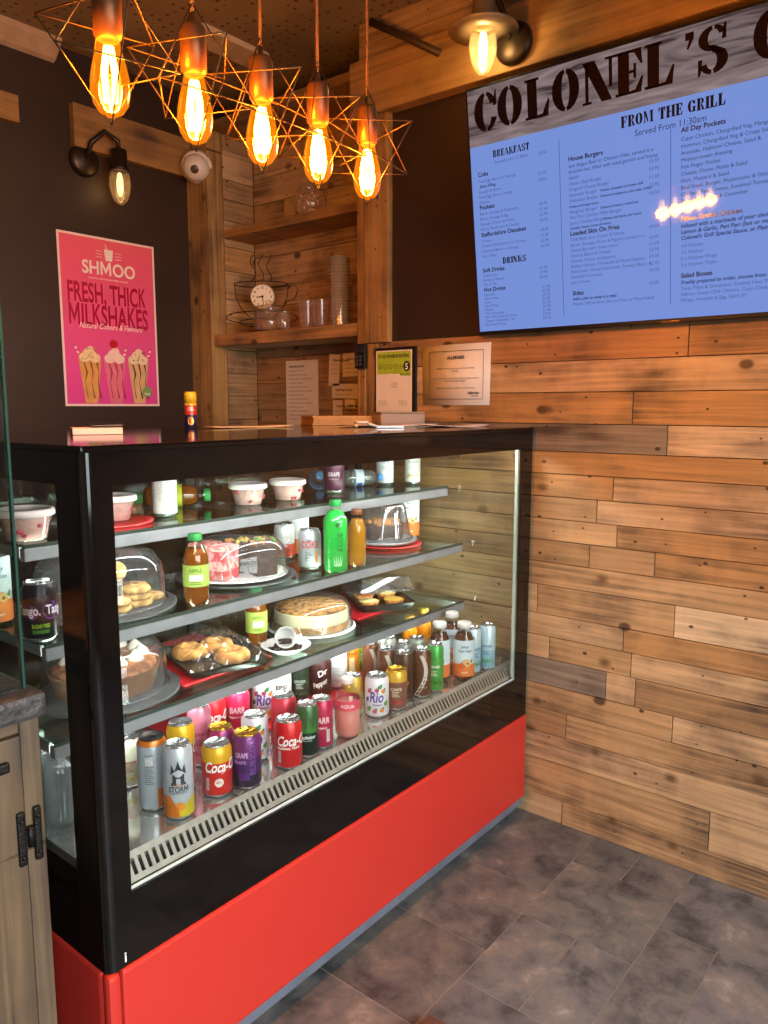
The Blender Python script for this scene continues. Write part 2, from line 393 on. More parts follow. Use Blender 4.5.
rows = [  # from the skirting up; colours run from the near (camera-right) end
 (0., .081, [1.062, -.1, -1.2], [MD, LT, MD, LT]),
 (.081, .208, [.592, -.5, -1.3], [MD, DK, LT, MD]),
 (.208, .305, [.1, -1.0], [MD, MD, LT]),
 (.305, .390, [1.058, -.3, -1.4], [LT, OR, MD, DK]),
 (.390, .474, [.714, -.7], [MD, LT, MD]),
 (.474, .565, [.832, .927, 0, -1.2], [MD, LT, DK, LT, GY]),
 (.565, .642, [.849, 1.128, -.2, -1.1], [LT, MD, LT, MD, LT]),
 (.642, .716, [.877, -.6], [MD, OR, LT]),
 (.716, .815, [.725, 1.177, -.4], [LT, PL, MD, LT]),
 (.815, .892, [-.2, -1.3], [LT, OR, MD]),
 (.892, .966, [.791, .998, -.8], [MD, OR, DK, DK]),
 (.966, 1.037, [.912, -.3], [LT, OR, MD]),
 (1.037, 1.110, [.979, -.5], [OR, LT, DK]),
 (1.110, 1.185, [.93, .0, -1.0], [DK, MD, LT, OR]),
 (1.185, 1.257, [-.1, -1.2], [LT, OR, OR]),
 (1.257, 1.345, [.773, -.6], [LT, PL, GY]),
 (1.345, 1.444, [.879, -.9], [LT, OR, OR]),
 (1.444, 1.541, [.1, -1.], [PL, LT, LT]),
 (1.541, 1.638, [.726, -.3], [OR, RD, RD]),
]
boards(wr, rows, WY, XW+.022, .022, LO, HI)
z = 2.6
for cuts in ([.4, -1.], [1.1, -.4]):
    boards(wr, [(z, z+.085, cuts, None)], WY, XW+.022, .022, LO, HI); z += .085
wr.box((XW+.03, LO, 1.638), (XW+.004, 1.80, 2.62), BLK, 0, None, bc('#1e1511'))
struct(wr.build('wall_right'))
# beam over the menu screen, posts either side of the recess
BEAM = wood('beam_timber', 1, knots=False, gs=.6)
b = MB(); b.box((XW-.045, -2.2, 2.43), (XW+.02, 1.96, 2.62), BEAM, .006, None, bc('#a8804e')); struct(b.build('trim_1'))
POST = wood('post_timber', 2, knots=True, gs=.8)
b = MB(); b.box((XW-.022, 1.798, 1.634), (XW+.06, 1.91, 2.60), POST, .003, None, bc('#a97f4c')); b.box((XW-.016, 1.911, 1.30), (XW+.06, 1.95, 2.60), POST, .003, None, bc('#a0743f'))
b.box((XW-.012, 1.86, 1.0), (XW+.06, 1.909, 1.632), POST, .002, None, bc('#a87b48')); struct(b.build('trim_2'))
b = MB(); b.box((XW-.025, 2.80, 0), (XW+.06, YB+.01, 2.60), POST, .003, None, bc('#a8834f')); struct(b.build('trim_3'))
# recess with board lining
al = MB(); XA = 2.515
al.box((XA+.02, 1.90, 0), (XA+.1, 3.0, ZC), BLK, 0, None, bc('#1a120c'))
z = .3
pat = [[2.3], [2.55], [2.15], [2.45, 2.2], [], [2.35], [2.6], [2.25], [2.5], [], [2.3]]
i = 0
while z < 2.6:
    h = rnd.uniform(.09, .135); boards(al, [(z, z+h, pat[i % len(pat)], None)], WY, XA+.02, .02, 1.95, 2.80); z += h; i += 1
struct(al.build('wall_recess'))
WX = wood('pallet_boards_across', 0)
al = MB(); z = .3
while z < 2.6:
    h = rnd.uniform(.075, .125); boards(al, [(z, z+h, [], [rnd.choice((DK, GY, MD, DK))] if z < 1.62 else None)], WX, 2.80, -.02, XW+.062, XA, 'x', 1)
    boards(al, [(z, z+h, [], None)], WX, 1.95, .02, XW+.06, XA, 'x', 1); z += h
struct(al.build('wall_recess_side'))
b = MB(); b.box((XW, 1.95, 2.585), (XA+.02, 2.82, 2.62), BEAM, .002, None, bc('#8e6a3c')); struct(b.build('trim_4'))
# back wall, left wall, front wall with the shop window
b = MB(); b.box((-2.2, YB, -.05), (2.6, YB+.12, ZC), BLK); struct(b.build('wall_back'))
bw = wood('beam_timber_across', 0, knots=False, gs=.6)
b = MB(); b.box((1.70, YB-.035, 2.40), (XW-.026, YB-.001, 2.56), bw, .003, None, bc('#9a7140')); b.box((.2, YB-.035, 2.425), (1.487, YB-.001, 2.52), bw, .003, None, bc('#94703f')); struct(b.build('trim_5'))
COV = M('coving', '#b59a7c', .6)
b = MB(); b.prism([(YB-.001, ZC-.001), (YB-.07, ZC-.001), (YB-.06, ZC-.02), (YB-.02, ZC-.06), (YB-.001, ZC-.07)], 0, 1, COV, Matrix(((0, 0, 3.6, -1.95), (1, 0, 0, 0), (0, 1, 0, 0), (0, 0, 0, 1)))); struct(b.build('trim_6'))
PLS = M('plaster', '#b9aa98', .8, var=.06, scale=3)
b = MB(); b.box((-2.32, -2.4, -.05), (-2.2, YB+.1, ZC), PLS); struct(b.build('wall_left'))
b = MB(); b.box((-2.2, -2.32, -.05), (2.4, -2.2, .5), PLS); b.box((-2.2, -2.32, 2.45), (2.4, -2.2, ZC), PLS); b.box((-2.2, -2.32, .5), (-1.7, -2.2, 2.45), PLS); b.box((1.6, -2.32, .5), (2.4, -2.2, 2.45), PLS); struct(b.build('wall_front'))
b = MB(); FRM = M('window_frame', '#2a2a2c', .4)
for x in (-1.7, -.62, .48, 1.55): b.box((x, -2.3, .5), (x+.05, -2.22, 2.45), FRM, .004)
for z in (.5, 2.40): b.box((-1.7, -2.3, z), (1.6, -2.22, z+.05), FRM, .004)
w1 = struct(b.build('window_1')); g = MB(); g.box((-1.66, -2.262, .54), (1.56, -2.256, 2.41), thin('window_glass', '#f4faf8')); g.build('pane', None, w1)
# ceiling: perforated boards
ce = bpy.data.materials.new('perforated_ceiling'); ce.use_nodes = True
def make_ceil(m):
    nt = m.node_tree; b = nt.nodes['Principled BSDF']; N = nt.nodes; L = nt.links
    tc = N.new('ShaderNodeTexCoord'); mp = N.new('ShaderNodeMapping'); mp.inputs['Scale'].default_value = (1, 1, .001); L.new(tc.outputs['Object'], mp.inputs['Vector'])
    v = N.new('ShaderNodeTexVoronoi'); v.inputs['Scale'].default_value = 24; v.inputs['Randomness'].default_value = .35; L.new(mp.outputs[0], v.inputs['Vector'])
    r = N.new('ShaderNodeMapRange'); r.inputs['From Min'].default_value = .14; r.inputs['From Max'].default_value = .2; L.new(v.outputs['Distance'], r.inputs['Value'])
    n = N.new('ShaderNodeTexNoise'); n.inputs['Scale'].default_value = 2.5; n.inputs['Detail'].default_value = 5; L.new(tc.outputs['Object'], n.inputs['Vector'])
    rp = N.new('ShaderNodeValToRGB'); rp.color_ramp.elements[0].position = .35; rp.color_ramp.elements[0].color = lin('#7a664c')+(1,); rp.color_ramp.elements[1].position = .65; rp.color_ramp.elements[1].color = lin('#9c8563')+(1,)
    L.new(n.outputs['Fac'], rp.inputs['Fac'])
    mx = N.new('ShaderNodeMix'); mx.data_type = 'RGBA'; mx.inputs['A'].default_value = lin('#4a3824')+(1,); L.new(r.outputs[0], mx.inputs['Factor']); L.new(rp.outputs['Color'], mx.inputs['B']); L.new(mx.outputs['Result'], b.inputs['Base Color'])
    b.inputs['Roughness'].default_value = .8
make_ceil(ce)
b = MB(); b.box((-2.3, -2.4, ZC), (2.7, YB+.1, ZC+.08), ce); struct(b.build('ceiling'))
b = MB(); b.box((1.90, 2.36, ZC-.022), (2.22, 2.49, ZC-.0005), M('ceiling_panel', '#c9b394', .7), .004)
tag(b.build('ceiling_panel'), 'pale flat rectangular panel on the ceiling near the recess corner', 'ceiling panel')
b = MB(); d0, d1 = Vector((2.24, 1.863, 2.735)), Vector((2.235, 1.56, 2.55)); b.tube([d0, d0*.6+d1*.4+Vector((-.012, 0, 0)), d1], .014, M('dark_strap', '#3c2a18', .5), 6)
st_ = tag(b.build('metal_strap'), 'dark slanting metal strap fixed above the wooden beam', 'bracket')

# ------------------------------------------------------------------ menu screen
P0 = Vector((2.235, 1.392, 1.645)); TU = Vector((0, -1, 0)); TV = Vector((-.1, 0, .717)).normalized(); TN = TU.cross(TV)
def tvp(u, v, d=0.): return TU*u+TV*v+TN*d
TT = lambda u0, v0, d0: Matrix.Translation(tvp(u0, v0, d0)) @ Matrix((TU, TV, TN)).transposed().to_4x4()
tvr = thing('menu_screen', 'large wall screen showing a blue-white food menu under a wood-grain heading', 'screen', P0)
SW, SH = 1.25, .724
T0 = TT(0, 0, 0)
b = MB(); b.box((-.008, -.014, -.035), (SW+.008, SH+.008, -.002), M('screen_case', '#121214', .35), .004, T0); b.box((.35, .15, -.06), (.9, .55, -.035), MATS['screen_case'], .01, T0)
b.build('casing', None, tvr)
def glow_print(name, col, es, wood_=False):
    m = bpy.data.materials.new(name); m.use_nodes = True; nt = m.node_tree; bb = nt.nodes['Principled BSDF']; N = nt.nodes; L = nt.links
    bb.inputs['Base Color'].default_value = (.004, .004, .005, 1); bb.inputs['Roughness'].default_value = .035; bb.inputs['Specular IOR Level'].default_value = .35
    tc = N.new('ShaderNodeTexCoord'); n = N.new('ShaderNodeTexNoise'); mp = N.new('ShaderNodeMapping'); L.new(tc.outputs['Object'], mp.inputs['Vector']); L.new(mp.outputs[0], n.inputs['Vector'])
    rp = N.new('ShaderNodeValToRGB'); L.new(n.outputs['Fac'], rp.inputs['Fac'])
    if wood_:
        mp.inputs['Scale'].default_value = (1, 4, 26); mp.inputs['Rotation'].default_value = (.12, 0, 0); n.inputs['Scale'].default_value = 1.2; n.inputs['Detail'].default_value = 7; n.inputs['Distortion'].default_value = 1.3
        e = rp.color_ramp.elements; e[0].position = .34; e[0].color = lin('#5a484a')+(1,); e[1].position = .7; e[1].color = lin('#cdb6b6')+(1,)
        k = e.new(.43); k.color = lin('#9b8686')+(1,); k = e.new(.55); k.color = lin('#b39c9e')+(1,)
    else:
        n.inputs['Scale'].default_value = 1.; e = rp.color_ramp.elements; c = lin(col); e[0].color = tuple(x*.96 for x in c)+(1,); e[1].color = c+(1,)
    L.new(rp.outputs['Color'], bb.inputs['Emission Color']); bb.inputs['Emission Strength'].default_value = es
    MATS[name] = m; return m
b = MB(); b.box((0, 0, -.002), (SW, .562, 0), glow_print('screen_blue', '#86a4f4', .76), 0, T0); b.build('screen', None, tvr)
b = MB(); b.box((0, .562, -.002), (SW, SH, 0), glow_print('screen_wood', '', .48, True), 0, T0); b.build('heading_panel', None, tvr)
INK = M('screen_ink', '#1d1722', .15, var=.05, spec=.3); INK2 = glow_print('screen_ink_mid', '#3c4a86', .5); INK3 = glow_print('screen_ink_pale', '#5f78c0', .5)
def tvt(u, v, d=.0006): return lambda x, y: tvp(u+x, v+y, d)
b = MB(); BR = M('screen_ink_brown', '#1f100d', .15, var=.05, spec=.3)
xs = [('C', .022), ('O', .104), ('L', .197), ('O', .285), ('N', .376), ('E', .473), ('L', .554), ("'", .650), ('S', .690), ('G', .824), ('R', .922), ('I', 1.02), ('L', 1.075), ('L', 1.16)]
for ch, u in xs[:9]: stencil_text(b, ch, .108, tvt(u, .600), BR)
b.build('heading_word', None, tvr); b = MB()
for ch, u in xs[9:]: stencil_text(b, ch, .108, tvt(u, .600), BR)
b.build('heading_word', None, tvr)
b = MB()
for s_, h_, u_, v_, w_ in (('BREAKFAST', .020, .081, .521, .126), ('DRINKS', .019, .098, .205, .084), ('FROM THE GRILL', .029, .488, .520, .276)):
    b = MB(); stencil_text(b, s_, h_, tvt(u_, v_), INK, width=w_); b.build('section_heading', None, tvr)
bd = MB()
def note(s, h, u, v, m, bold=False, shear=0.): q = MB(); text(q, s, h, tvt(u, v), m, bold, 'L', shear); q.build('item_note', None, tvr)
def hdg(u, v, s): q = MB(); text(q, s, .0125, tvt(u, v), INK, True); q.build('subheading', None, tvr)
def ln(u, v, s, h=.0085, m=None): text(bd, s, h, tvt(u, v), m or INK3)
def price(u, v, n, step=.0185, p='£3.50'):
    q = MB()
    for i in range(n): text(q, ['£3.95', '£4.50', '£2.95', '£1.60', '£4.95', '£5.50'][(i*5+n) % 6], .0088, tvt(u, v-step*i), INK3)
    q.build('price_column', None, tvr)
hdg(.024, .474, 'Cobs'); hdg(.024, .377, 'Pockets'); hdg(.025, .295, 'Staffordshire Oatcakes'); hdg(.024, .186, 'Soft Drinks'); hdg(.024, .126, 'Hot Drinks')
text(bd, 'Served until 11:30am', .010, tvt(.085, .502), INK3)
for i, s in enumerate(['Fried Egg, Bacon or Sausage', '', 'Sausage & Bacon', 'Fried Egg, Bacon, Sausage', 'Cheese']): ln(.024, .456-.0155*i, s)
note('Extra Filling', .0085, .03, .4405, INK2, True)
for i, s in enumerate(['Bacon, Sausage & Mushroom', 'Bacon, Sausage & Egg', 'Sausage, Cheese & Onion', 'Bacon, Mushroom & Cheese']): ln(.024, .360-.0155*i, s)
for i, s in enumerate(['Cheese', 'Cheese & Mushroom or Tomato', 'Cheese & Bacon or Sausage', 'Extra filling']): ln(.024, .278-.0155*i, s)
for i, s in enumerate(['Cold Cans', 'Bottle of Water', 'Pot of Tea']): ln(.024, .171-.0135*i, s)
for i, s in enumerate(['Espresso', 'Americano', 'Latte', 'Flat White', 'Mocha', 'Hot Chocolate', 'Hot Chocolate & Cream', 'Teapot / Breakfast Tea', 'Flavoured Syrup']): ln(.024, .112-.0118*i, s)
price(.235, .5, 1); price(.232, .445, 2); price(.232, .360, 4, .0155); price(.233, .285, 4, .0155); price(.225, .176, 3, .014); price(.232, .119, 9, .0118)
hdg(.330, .464, 'House Burgers'); hdg(.330, .259, 'Loaded Skin On Fries'); hdg(.333, .088, 'Sides')
for i, s in enumerate(['6oz Angus Beef or Chicken Fillet, served in a', 'brioche bun, filled with salad garnish and house', 'sauce']): note(s, .0098, .330, .446-.0155*i, INK2, False, .15)
for i, s in enumerate(['Classic Beef Burger', 'Original Cheese Burger', 'Hawaiian Burger', 'Hellraiser Burger', '', 'Allegrino Burger', 'Peri Peri Chicken Fillet Burger', 'Spicy Chicken Burger']): ln(.330, .398-.0155*i, s, .0092)
for u, v, s in ((.425, .367, 'Cheese, pineapple and sweet chilli'), (.425, .3515, 'Cheese and jalapenos, spicy salsa, chillies'), (.330, .336, 'Pickles and burger sauce'), (.425, .3205, 'Cheese and bacon, mushroom'), (.435, .2895, 'Cheese and bacon, peri sauce'), (.330, .276, 'Cheddar cheese, tomato & onions')): note(s, .0065, u, v, INK2, True)
for i, s in enumerate(['Chilli Beef, Sour Cream & Chives', 'Bacon, Sausage, Onion & Peppers served in a', 'Glazed Bun with house sauce', 'Smokey Bacon & Cheese', 'Cheese, Onions & Jalapenos', 'Buffalo Chicken, Mozzarella & Mixed Peppers', 'Beef Steak, Cheese Red Onion, Smokey Bacon &', 'Sundried Tomatoes', 'Just Cheese']): ln(.330, .243-.0152*i, s, .0088)
note('Add a side to make it a meal', .0085, .333, .073, INK2, True); ln(.333, .058, 'Potato, Saffron Rice, Skin-on Fries or Mixed Salad', .0088)
price(.566, .418, 5, .0205); price(.566, .249, 1); price(.566, .220, 4, .0165); price(.566, .150, 2, .017); price(.566, .098, 1)
hdg(.652, .476, 'All Day Pockets'); hdg(.653, .254, 'Flame Grilled Chicken'); hdg(.654, .107, 'Salad Boxes')
for i, s in enumerate(['Cajun Chicken, Chargrilled Veg, Mango & Salsa', 'Hummus, Chargrilled Veg & Crispy Salad', 'Avocado, Halloumi Cheese, Salad &', 'Mediterranean dressing', 'Fish Finger Pocket', 'Cheese, Onion, Pickle & Salad', 'Ham, Mustard & Salad', 'Beef Steak, Burger, Mushrooms & Onions', 'Chicken, Feta Cheese, Sundried Tomatoes', 'Tuna, Red Onion & Cucumber']): ln(.652, .455-.0172*i, s, .0098, INK2)
for i, s in enumerate(['Infused with a marinade of your choice:', 'Lemon & Garlic, Peri Peri (hot or medium)', "Colonel's Grill Special Sauce, or Plain"]): note(s, .0105, .653, .237-.0155*i, INK2, True, .15)
for i, s in enumerate(['1/4 Chicken', '1/2 Chicken', '6 x Chicken Wings', '2 x Chicken Thighs']): ln(.653, .186-.0165*i, s, .0088)
note('Freshly prepared to order, choose from:', .0095, .654, .09, INK2, True, .15)
for i, s in enumerate(['Tuna, Mayo & Sweetcorn, Cooked Ham, Poached', 'Salmon, Sweet Chilli Chicken, Cajun Chicken', 'Mango, Avocado & Egg, Salad (V)']): ln(.654, .074-.0155*i, s, .0092)
text(bd, 'Served From 11:30am', .0165, tvt(.527, .492), INK2, width=.19)
for u, v0, v1 in ((.3025, .03, .53), (.625, .04, .49)): bd.add([tvp(u-.0009, v0, .0005), tvp(u+.0009, v0, .0005), tvp(u+.0009, v1, .0005), tvp(u-.0009, v1, .0005)], [(0, 1, 2, 3)], INK3)
bd.build('menu_lines', None, tvr); 
b = MB(); b.box((.60, -.0125, -.003), (.65, -.006, -.0005), M('screen_badge', '#6a5a4a', .3, .7), .001, T0); b.build('badge', None, tvr)

# ------------------------------------------------------------------ paper things on the walls
PAPER = M('paper', '#e6dcd2', .7, var=.03); INKP = M('print_black', '#2a2422', .6, var=.05); FR = M('cert_frame', '#1a1615', .4)
YELG = M('cert_green', '#a9c23a', .5)
def wall_fn(x, d=0.): return lambda y0, z0: (lambda a, c: Vector((x-d, y0-a, z0+c)))
# allergen notice
t = thing('notice_sheet', 'white allergen notice with a black ruled border pinned on the boards under the screen', 'notice', (XW-.0018, 1.651, 1.404))
F = lambda a, c, d=.0022: (lambda x, y: Vector((-d, -(a+x), c+y)))
b = MB(); b.add([F(0, 0, .001)(0, 0), F(.281, .0, .006)(0, 0), F(.281, .209, .002)(0, 0), F(-.003, .207, .001)(0, 0), F(.281/2, 0, .002)(0, 0), F(.281/2, .209, .0015)(0, 0)], [(0, 4, 5, 3), (4, 1, 2, 5)], PAPER, True)
q = b.build('sheet', None, t); sm = q.modifiers.new('thick', 'SOLIDIFY'); sm.thickness = .0006
b = MB()
for a0, c0, a1, c1 in ((.03, .02, .255, .0215), (.03, .185, .255, .1865), (.03, .02, .0315, .186), (.2535, .02, .255, .186)): b.add([F(a0, c0, .0065)(0, 0), F(a1, c0, .0065)(0, 0), F(a1, c1, .0065)(0, 0), F(a0, c1, .0065)(0, 0)], [(0, 1, 2, 3)], INKP)
text(b, 'ALLERGIES', .011, F(.142, .158, .0065), INKP, True, 'C')
for z, s in ((.124, 'Please let us know if you have any food and other'), (.115, 'allergies'), (.090, 'There is a possibility that any items of food may be or contain'), (.081, 'nuts, dairy or other allergens'), (.057, 'Please ask a member of staff for more information')): text(b, s, .0055, F(.142, z, .0065), INKP, False, 'C')
text(b, 'Safferidan', .0085, F(.24, .038, .0065), INKP, True, 'R'); text(b, 'Food Safety', .004, F(.235, .030, .0065), INKP, True, 'R')
b.build('lettering', None, t)
# hygiene certificate
t = thing('certificate', 'green-headed food hygiene certificate in a black edged frame beside the allergen notice', 'certificate', (XW-.004, 1.866, 1.318))
b = MB(); b.box((-.012, 0, 0), (-.002, -.192, .296), FR, .003); b.build('frame', None, t)
b = MB(); b.add([F(.008, .008, .0128)(0, 0), F(.176, .008, .0128)(0, 0), F(.176, .285, .0128)(0, 0), F(.008, .285, .0128)(0, 0)], [(0, 1, 2, 3)], PAPER); b.build('sheet', None, t)
b = MB(); b.add([F(.014, .20, .0132)(0, 0), F(.120, .20, .0132)(0, 0), F(.120, .192, .0132)(0, 0), F(.170, .192, .0132)(0, 0), F(.170, .280, .0132)(0, 0), F(.014, .280, .0132)(0, 0)], [tuple(range(6))], YELG); b.build('rating_band', None, t)
b = MB(); text(b, 'FOOD HYGIENE RATING', .0125, F(.018, .258, .0136), INKP, True, width=.146)
for i in range(5):
    cc = (.030+.0235*i, .226); n = 20
    if i: pass
    ring = [(cc[0]+.0095*math.cos(2*PI*k/n), cc[1]+.0095*math.sin(2*PI*k/n)) for k in range(n)]; inn = [(cc[0]+.0082*math.cos(2*PI*k/n), cc[1]+.0082*math.sin(2*PI*k/n)) for k in range(n)]
    for k in range(n): b.add([F(*p, .0136)(0, 0) for p in (ring[k], ring[(k+1) % n], inn[(k+1) % n], inn[k])], [(0, 1, 2, 3)], INKP)
    text(b, str(i), .010, F(cc[0], cc[1]-.005, .0136), INKP, False, 'C')
b.add([F(.152+.0155*math.cos(2*PI*k/24), .226+.0185*math.sin(2*PI*k/24), .0137)(0, 0) for k in range(24)], [tuple(range(24))], INKP)
text(b, '5', .022, F(.152, .215, .0142), M('print_white', '#f2efe8', .6, var=.02), True, 'C'); text(b, 'VERY GOOD', .005, F(.145, .196, .0136), INKP, True, 'C'); b.build('rating_text', None, t); b = MB()
for z, w_ in ((.165, .05), (.158, .04), (.151, .03)): text(b, 'Town Street', .0045, F(.095, z, .0132), INKP, False, 'C')
b.build('address_text', None, t); b = MB()
for z in (.10, .093, .086): text(b, 'Date of inspection', .004, F(.02, z, .0132), INKP); text(b, 'Borough Council', .004, F(.115, z, .0132), INKP)
b.build('inspection_text', None, t)
# papers pinned in the recess
def sheet(name, label, y1, z0, w, h, lines, tilt=0., g='papers pinned up in the recess'):
    t = thing(name, label, 'paper', (XA-.004, y1, z0), 0, g); t.rotation_euler = (tilt, 0, 0)
    b = MB(); b.box((-.0012, 0, 0), (0, -w, h), PAPER); b.build('sheet', None, t)
    b = MB(); y = h-.03
    text(b, 'Opening checks', .011, F(.02, y, .0018), INKP, True)
    for i in range(lines): text(b, ['Fridge temperature checked', 'Surfaces cleaned and wiped', 'Stock rotated', 'Probe wiped and tested'][i % 4], .0062, F(.018, y-.018*(i+1), .0018), INKP, width=min(w-.03, .09+.03*(i % 3)))
    b.build('lettering', None, t); return t
sheet('paper_sheet', 'large printed checklist hanging in a clear sleeve in the recess, below the shelf', 2.60, 1.312, .203, .292, 13)
for nm, y1, z0, w, h, n, tl, lb in (('paper_note', 2.335, 1.49, .062, .135, 3, .05, 'narrow handwritten note tilted beside the big checklist under the shelf'), ('paper_note', 2.25, 1.525, .10, .10, 4, 0, 'square note pinned under the right end of the recess shelf'), ('paper_note', 2.315, 1.435, .17, .062, 2, .02, 'wide note strip below the two upper notes in the recess'), ('paper_note', 2.31, 1.36, .055, .066, 1, 0, 'small square note low in the recess, left of a smaller one'), ('paper_note', 2.24, 1.395, .055, .035, 1, .04, 'smallest scrap of paper low in the recess near the post')):
    sheet(nm, lb, y1, z0, w, h, n, tl)
t = thing('wall_handset', 'slim black handset box mounted on the post at the right of the recess', 'handset', (XW-.019, 1.945, 1.54))
b = MB(); b.box((-.022, -.05, 0), (0, 0, .092), M('black_plastic', '#17130f', .4), .006); b.build('body', None, t)
b = MB(); b.box((-.026, -.04, .06), (-.022, -.01, .08), M('dark_glass', '#2b2a2c', .15), .001); b.build('display', None, t)
b = MB()
for i in range(3):
    for j in range(2): b.box((-.025, -.018-.017*j, .012+.014*i), (-.022, -.010-.017*j, .020+.014*i), M('grey_key', '#5a554f', .5), .001)
b.build('keypad', None, t)

# ------------------------------------------------------------------ milkshake poster
PZ = 1.40; PX = 1.622
t = thing('milkshake_poster', 'pink milkshake poster with white border on the black back wall', 'poster', (PX, YB-.0001, PZ))
PF = lambda a, c, d=.0015: (lambda x, y: Vector((a+x, -d, c+y)))
def pp(b, pts, m, d=.0015): b.add([PF(0, 0, d)(x, y) for x, y in pts], [tuple(range(len(pts)))], m)
PINK = bpy.data.materials.new('poster_pink'); PINK.use_nodes = True
def mk_pink(m):
    nt = m.node_tree; b = nt.nodes['Principled BSDF']; tc = nt.nodes.new('ShaderNodeTexCoord'); sx = nt.nodes.new('ShaderNodeSeparateXYZ'); nt.links.new(tc.outputs['Generated'], sx.inputs[0])
    r = nt.nodes.new('ShaderNodeValToRGB'); r.color_ramp.elements[0].color = lin('#e0489e')+(1,); r.color_ramp.elements[1].color = lin('#ee6478')+(1,); nt.links.new(sx.outputs['Z'], r.inputs['Fac']); nt.links.new(r.outputs['Color'], b.inputs['Base Color']); b.inputs['Roughness'].default_value = .35
mk_pink(PINK)
PW, PH = .440, .680
b = MB(); b.box((0, -.001, 0), (PW, 0, PH), M('poster_border', '#f3d9d2', .4, var=.03)); b.build('sheet', None, t)
b = MB(); pp(b, [(.009, .009), (PW-.009, .009), (PW-.009, PH-.009), (.009, PH-.009)], PINK, .0014); b.build('pink_field', None, t)
CW = M('poster_cream', '#f6e4da', .4, var=.03); CR = M('poster_crimson', '#b4123f', .4, var=.05)
b = MB(); text(b, 'SHMOO', .052, PF(.222, .532, .002), CW, True, 'C', width=.245); text(b, 'www.shmoomilk.com', .008, PF(.216, .512, .002), CW, False, 'C', width=.18)
pp(b, [(.207, .590), (.237, .590), (.243, .635), (.201, .635)], CW, .002); 
for k in (-1, 1):
    for z in (.60, .612, .624): pp(b, [(.222+k*.03, z), (.222+k*.058, z), (.222+k*.058, z+.002), (.222+k*.03, z+.002)], CW, .002)
pp(b, [(.212, .636), (.206, .654), (.209, .655), (.216, .636)], CW, .002)
b.build('white_lettering', None, t)
b = MB(); text(b, 'FRESH, THICK', .078, PF(.210, .418, .002), CR, True, 'C', width=.36); text(b, 'MILKSHAKES', .085, PF(.214, .326, .002), CR, True, 'C', width=.368); b.build('crimson_lettering', None, t)
b = MB(); text(b, 'Natural Colours & Flavours', .023, PF(.220, .314, .0026), CW, False, 'C', shear=.3, width=.29); b.build('script_lettering', None, t)
def shake(x, body, cream, streak, straw, cherry=None, dots=None, seed=1):
    r = random.Random(seed); b = MB()
    tw, bw_, h0, h1 = .050, .027, .012, .188
    pp(b, [(x-bw_, h0), (x+bw_, h0), (x+bw_+.004, h0+.03), (x+tw, h1), (x-tw, h1), (x-bw_-.004, h0+.03)], M('shake_'+body, body, .4, var=.1, scale=25), .002)
    sm_ = M('shake_'+streak, streak, .4)
    for k in range(3):
        xx = x-.03+.028*k; pts = [(xx, h1-.01), (xx+.01, h1-.05), (xx+.004, h1-.09), (xx+.012, h0+.02)]
        o = [(px+.005+.004*math.sin(i*2.+k), py) for i, (px, py) in enumerate(pts)]
        for i in range(3): pp(b, [pts[i], o[i], o[i+1], pts[i+1]], sm_, .0024)
    cm = M('shake_cream_'+cream, cream, .5, var=.08, scale=60)
    for cx_, cz, rr in ((x-.024, h1+.008, .024), (x+.022, h1+.008, .025), (x-.002, h1+.022, .03), (x+.004, h1+.04, .018)):
        pp(b, [(cx_+rr*math.cos(2*PI*k/16), cz+.8*rr*math.sin(2*PI*k/16)) for k in range(16)], cm, .0028+.0001*rr)
    if dots:
        dm = M('shake_dots_'+dots, dots, .5)
        for k in range(22):
            px, pz = x+r.uniform(-.036, .036), h1+r.uniform(0, .045); pp(b, [(px-.003, pz), (px, pz-.002), (px+.003, pz+.001), (px, pz+.003)], dm, .0036)
    sx, dx = straw; wm, rm = M('straw_white', '#f2e6dc', .5), M('straw_pink', '#d64f68', .5)
    for k in range(7):
        z0 = h1-.004+.009*k; x0 = sx+dx*.009*k
        pp(b, [(x0-.004, z0), (x0+.004, z0), (x0+.004+dx*.009, z0+.009), (x0-.004+dx*.009, z0+.009)], wm if k % 2 else rm, .0022)
    if cherry: pp(b, [(x-.003+.019*math.cos(2*PI*k/18), h1+.068+.017*math.sin(2*PI*k/18)) for k in range(18)], M('cherry', cherry, .3), .004)
    return b.build('printed_milkshake', None, t)
shake(.115, '#d9a05c', '#eccf9e', '#8a4a1e', (.078, -.45), dots='#a8743c', seed=2); shake(.228, '#e2788c', '#f3cfc0', '#a82a4a', (.266, .3), cherry='#c21f2b', seed=3); shake(.340, '#d8ae80', '#ecd2ac', '#3a1c12', (.378, .45), dots='#3a1c12', seed=4)
b = MB(); pp(b, [(.378+.024*math.cos(2*PI*k/20), .062+.024*math.sin(2*PI*k/20)) for k in range(20)], M('badge_green', '#7f9a5a', .5), .0045); pp(b, [(.352, .044), (.404, .044), (.404, .06), (.352, .06)], MATS['badge_green'], .0046); text(b, 'FREE', .010, PF(.378, .047, .0052), CW, True, 'C'); b.build('green_badge', None, t)
